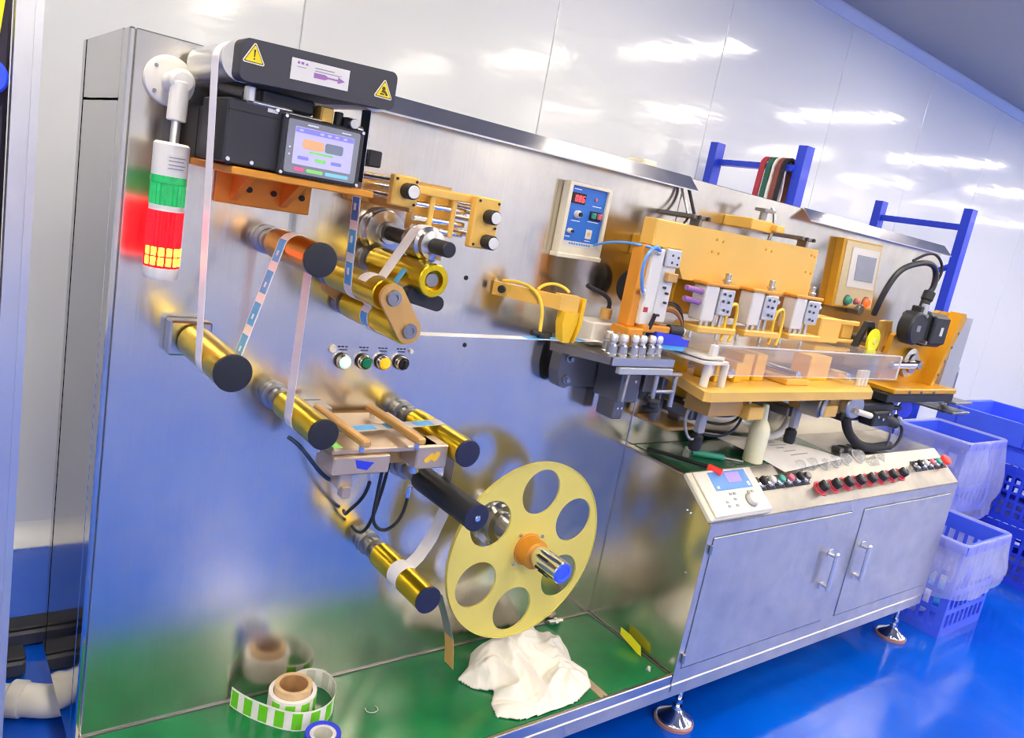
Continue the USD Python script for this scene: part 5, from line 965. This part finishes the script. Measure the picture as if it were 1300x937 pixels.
for x, m_, lab, sel in ((1.845, 'knob_black', 'chrome ringed selector switch next to the white keypad', True), (1.897, 'off_white', 'white push button, second of six beside the white keypad', False), (1.950, 'button_teal', 'teal green push button, third of six beside the white keypad', False), (2.003, 'button_pink', 'pink push button, fourth of six beside the white keypad', False), (2.056, 'knob_black', 'black selector switch, fifth of six beside the white keypad', True), (2.104, 'dark_steel', 'dark grey push button, last of six beside the white keypad', False)):
    kbutton('console_switch', lab, x, .064, m_, 'switch', sel=sel, grp='switches left on the console')
for x, m_, lab, sel in ((2.93, 'knob_black', 'black selector switch at the left of the right hand console group', True), (2.985, 'off_white', 'white push button in the right hand console group', False), (3.045, 'button_pink', 'pink red push button in the right hand console group', False), (3.105, 'button_teal', 'green push button next to the red stop button', False)):
    kbutton('console_switch', lab, x, .073, m_, 'switch', sel=sel, grp='switches right on the console')
es = Thing('stop_button', 'red mushroom stop button at the right end of the console', 'stop button', K(3.165, .073)); es.part('base', kbox(3.143, 3.187, .05, .097, .0012, .005, .001), 'black_plastic'); es.part('stem', cyl(K(3.165, .073, .005), K(3.165, .073, .02), .014), 'chrome'); es.part('mushroom', lathe([(0, .02), (.022, .02), (.024, .024), (.023, .034), (.016, .039), (0, .040)], K(3.165, .073), CN, 28), 'button_red')
pk = Thing('speed_dial', 'black speed knob on a red scale, first from left in the row of eight', 'dial', K(2.17, .108), group='speed knobs')
x = 2.17; s = .108
pk.part('scale', lathe([(0, .0012), (.028, .0012), (.028, .003), (0, .003)], K(x, s), CN, 28), 'knob_red', 'red scale ring'); pk.part('collar', lathe([(0, .003), (.021, .003), (.021, .012), (0, .012)], K(x, s), CN, 24), 'knob_red'); pk.part('knob', lathe([(0, .012), (.019, .012), (.019, .030), (.015, .034), (0, .034)], K(x, s), CN, 10), 'knob_black', smooth=False); pk.part('pointer', kbox(x - .0012, x + .0012, s - .017, s - .003, .0341, .035), 'white_ink')
for k in range(1, 8):
    dup(pk, 'speed_dial', K(2.17 + .0845 * k, .108 - .0013 * k), f'black speed knob on a red scale, {["", "second", "third", "fourth", "fifth", "sixth", "seventh", "eighth"][k]} from left in the row of eight', group='speed knobs')

# ================================================================== RIGHT: RACKS, CRATES, BAGS
def upright(x, y, z1, w=.07, d=.05):
    pr = Polygon([(x - w / 2, y - d / 2), (x + w / 2, y - d / 2), (x + w / 2, y + d / 2), (x + w / 2 - .012, y + d / 2), (x + w / 2 - .012, y - d / 2 + .012), (x - w / 2 + .012, y - d / 2 + .012), (x - w / 2 + .012, y + d / 2), (x - w / 2, y + d / 2)]); return prism(pr, 'xy', 0, z1)
for k, (xa_, ya_, za_, xb2, yb2, zb2) in enumerate(((3.255, 1.32, 2.07, 3.31, .80, 2.087), (4.56, 1.0, 1.98, 4.58, .47, 1.99))):
    R_ = Thing('storage_rack', ('blue steel rack end with hoses hung on it behind the machine' if k == 0 else 'blue steel rack end at the right behind the motor unit'), 'rack', (xb2, yb2, 0))
    R_.part('upright', upright(xa_, ya_, za_), 'rack_blue', smooth=False); R_.part('upright', upright(xb2, yb2, zb2), 'rack_blue', smooth=False)
    for z in (za_ - .10, 1.35, .6): R_.part('cross_bar', bx(min(xa_, xb2) , max(xa_, xb2) , yb2 + .02, ya_ - .02, z - .015, z + .015) if abs(xa_ - xb2) > .03 else bx(xa_ - .012, xa_ + .012, yb2 + .02, ya_ - .02, z - .018, z + .018, .002), 'rack_blue', smooth=False)
    R_.part('brace', cyl((xb2, yb2 + .01, 1.66), (xa_, ya_ - .02, 1.36), .018, 8), 'rack_blue')
    R_.part('foot', cat(bx(xa_ - .05, xa_ + .05, ya_ - .04, ya_ + .04, 0, .008), bx(xb2 - .05, xb2 + .05, yb2 - .04, yb2 + .04, 0, .008)), 'steel_dull')
hz0 = 1.985
for k, (m_, y, w, lab) in enumerate((('hose_red', .985, .030, 'dark red hose, leftmost of the straps looped on the blue rack bar'), ('hose_green', .945, .026, 'dark green hose looped over the blue rack bar'), ('strap_white', .915, .012, 'thin white strap looped over the blue rack bar'), ('hose_brown', .885, .026, 'brown hose looped over the blue rack bar'), ('black_plastic', .858, .020, 'black strap looped over the blue rack bar next to the post'))):
    x0 = 3.285; pth = [(x0 - .06, 1.60), (x0 - .055, 1.85), (x0 - .05, 1.955)] + arc(x0, 1.965, .05, 170, 10, 9) + [(x0 + .05, 1.955), (x0 + .06, 1.85), (x0 + .055, 1.60)]
    single('hanging_hose', ribbon(pth, y - w / 2, y + w / 2, .012), m_, lab, 'hose', group='hoses on the rack')
single('white_box', bx(1.368, 1.425, .03, .10, ZT, ZT + .022, .004), 'cream_plastic', 'small cream block lying on the machine top above the hood', 'block')

def crate(t, x0, x1, y0, y1, z0, z1, m_, rim=.035, cols=(9, 6), rows=3, solid=False, lipw=.018):
    th = .006
    def wall(u0, u1, n):
        p = sbox(u0, z0 + .004, u1, z1 - rim)
        if solid: return p
        holes = []; H_ = (z1 - rim - z0 - .05) / rows; W_ = (u1 - u0 - .04) / n
        for i in range(n):
            for j in range(rows):
                a = u0 + .02 + W_ * i; b = z0 + .03 + H_ * j; holes.append(sbox(a + W_ * .18, b + H_ * .14, a + W_ * .82, b + H_ * .86))
        return p.difference(unary_union(holes))
    t.part('long_wall', prism(wall(x0, x1, cols[0]), 'xz', y0, y0 + th), m_, smooth=False); t.part('long_wall', prism(wall(x0, x1, cols[0]), 'xz', y1 - th, y1), m_, smooth=False)
    t.part('short_wall', prism(wall(y0 + th, y1 - th, cols[1]), 'yz', x0, x0 + th), m_, smooth=False); t.part('short_wall', prism(wall(y0 + th, y1 - th, cols[1]), 'yz', x1 - th, x1), m_, smooth=False)
    t.part('bottom', bx(x0, x1, y0, y1, z0, z0 + .004), m_, smooth=False)
    o = sbox(x0 - lipw, y0 - lipw, x1 + lipw, y1 + lipw); i_ = sbox(x0 + th, y0 + th, x1 - th, y1 - th)
    o2 = sbox(x0 - lipw, y0 - lipw, x1 + lipw, y1 + lipw).difference(sbox(x0 - lipw + .004, y0 - lipw + .004, x1 + lipw - .004, y1 + lipw - .004))
    t.part('rim', cat(prism(o.difference(i_), 'xy', z1 - .005, z1), prism(o2, 'xy', z1 - rim, z1 - .005), prism(sbox(x0, y0, x1, y1).difference(i_), 'xy', z1 - rim, z1 - .005)), m_, smooth=False)
    rb_ = []
    for a in np.linspace(x0 + .08, x1 - .08, 4): rb_ += [bx(a - .004, a + .004, y0 - lipw - .003, y0 - lipw + .002, z1 - rim, z1), bx(a - .004, a + .004, y1 + lipw - .002, y1 + lipw + .003, z1 - rim, z1)]
    for a in np.linspace(y0 + .08, y1 - .08, 3): rb_ += [bx(x0 - lipw - .003, x0 - lipw + .002, a - .004, a + .004, z1 - rim, z1)]
    parts(t, 'rib', rb_, 'crate_deep', smooth=False)
def bag(x0, x1, y0, y1, z0, z1, inner, amp, seed, flare=0.):
    """thin film draped over a bin rim: outside skirt, over the rim, down inside"""
    n, mrow = 160, 26; per = []
    P4 = rrect(x0, x1, y0, y1, .03); L_ = P4.exterior.length
    for i in range(n): p = P4.exterior.interpolate(L_ * i / n); per.append((p.x, p.y))
    per = np.array(per); c = np.array([(x0 + x1) / 2, (y0 + y1) / 2]); dirs = per - c; dirs /= np.linalg.norm(dirs, axis=1, keepdims=True)
    V = []
    for j in range(mrow):
        t = j / (mrow - 1)
        if t < .55: u = t / .55; z = z0 + (z1 - z0) * u; off = .006 + flare * (1 - u)
        elif t < .65: u = (t - .55) / .1; z = z1 + .006 * math.sin(u * math.pi); off = .006 - .02 * u
        else: u = (t - .65) / .35; z = z1 - (z1 - inner) * u; off = -.016 - .02 * u
        q = np.c_[per + dirs * off, np.full(n, z)]
        w = (meshkit.fbm(np.c_[q[:, :2] * 8, q[:, 2] * 3.5] + seed, 3, seed) - .5) * 2; k = min(1, abs(t - .6) / .25)
        q[:, :2] += dirs * (np.abs(w) * amp * k)[:, None]; q[:, 2] += (meshkit.noise(np.c_[per * 4, np.full(n, j * .1)], seed + 3) - .5) * .14 * (1 - t if t < .5 else .0) * (1 if j < 4 else .4)
        V.append(q)
    V = np.vstack(V); F = []
    for j in range(mrow - 1):
        for i in range(n): i2 = (i + 1) % n; a, b, c_, d = j * n + i, j * n + i2, (j + 1) * n + i2, (j + 1) * n + i; F += [(a, b, c_), (a, c_, d)]
    return T.Trimesh(V, np.array(F), process=False)
b1 = Thing('plastic_bin', 'small blue plastic bin with slotted foot at the right end of the cabinet', 'bin', (3.58, -.28, 0)); crate(b1, 3.345, 3.80, -.435, -.12, 0, .45, 'crate_blue', rim=.04, cols=(8, 6), rows=4)
bg1 = Thing('bin_liner', 'clear plastic bag lining the small blue bin, folded over its rim', 'plastic bag', (3.58, -.28, .2)); bg1.part('film', bag(3.325, 3.82, -.455, -.10, .17, .455, .25, .045, 3, .02), 'bag_film', smooth=True)
b2 = Thing('tall_crate', 'blue crate under the big clear bag, between bin and crate stack', 'crate', (4.13, .05, 0)); crate(b2, 3.90, 4.36, -.13, .22, .40, .785, 'crate_blue', cols=(7, 5), rows=3, lipw=.012)
b2b = Thing('tall_crate', 'blue crate at floor level below the bagged crate', 'crate', (4.13, .05, 0)); crate(b2b, 3.90, 4.36, -.13, .22, 0, .395, 'crate_deep', cols=(7, 5), rows=3, lipw=.0)
bg2 = Thing('bin_liner', 'big clear plastic bag hung over the tall blue crate', 'plastic bag', (4.13, .05, .45)); bg2.part('film', bag(3.885, 4.375, -.145, .235, .34, .79, .55, .07, 11, .01), 'bag_film', smooth=True)
for k, (z0, z1, lab, m_) in enumerate(((0, .32, 'mesh blue crate at the bottom of the right hand stack', 'crate_deep'), (.325, .64, 'mesh blue crate in the middle of the right hand stack', 'crate_deep'), (.645, .88, 'blue crate with deep ribbed rim on top of the right hand stack', 'crate_blue'))):
    c_ = Thing('stacked_crate', lab, 'crate', (4.85, -.15, z0), group='stacked crates'); crate(c_, 4.52, 5.2, -.62, .26, z0, z1, m_, rim=.13 if k == 2 else .03, cols=(12, 18 if k < 2 else 6), rows=5 if k < 2 else 2, solid=(k == 2), lipw=.03 if k == 2 else .004)
for k, (x, y, z, m_) in enumerate(((3.45, -.27, .10, 'liner_white'), (3.60, -.29, .10, 'label_blue'), (3.72, -.25, .10, 'liner_white'))):
    sw = single('waste_wad', T.Trimesh(*(lambda s_: (s_.vertices * (1 + .5 * (meshkit.fbm(s_.vertices * 3 + k, 3, k)[:, None] - .5)) * [.06, .06, .07] + [x, y, z], s_.faces))(T.creation.icosphere(3)), process=False), m_, ('wad of white waste tape at the left in the small bin', 'wad of blue label waste in the small bin', 'wad of white waste tape at the right in the small bin')[k], 'waste tape')
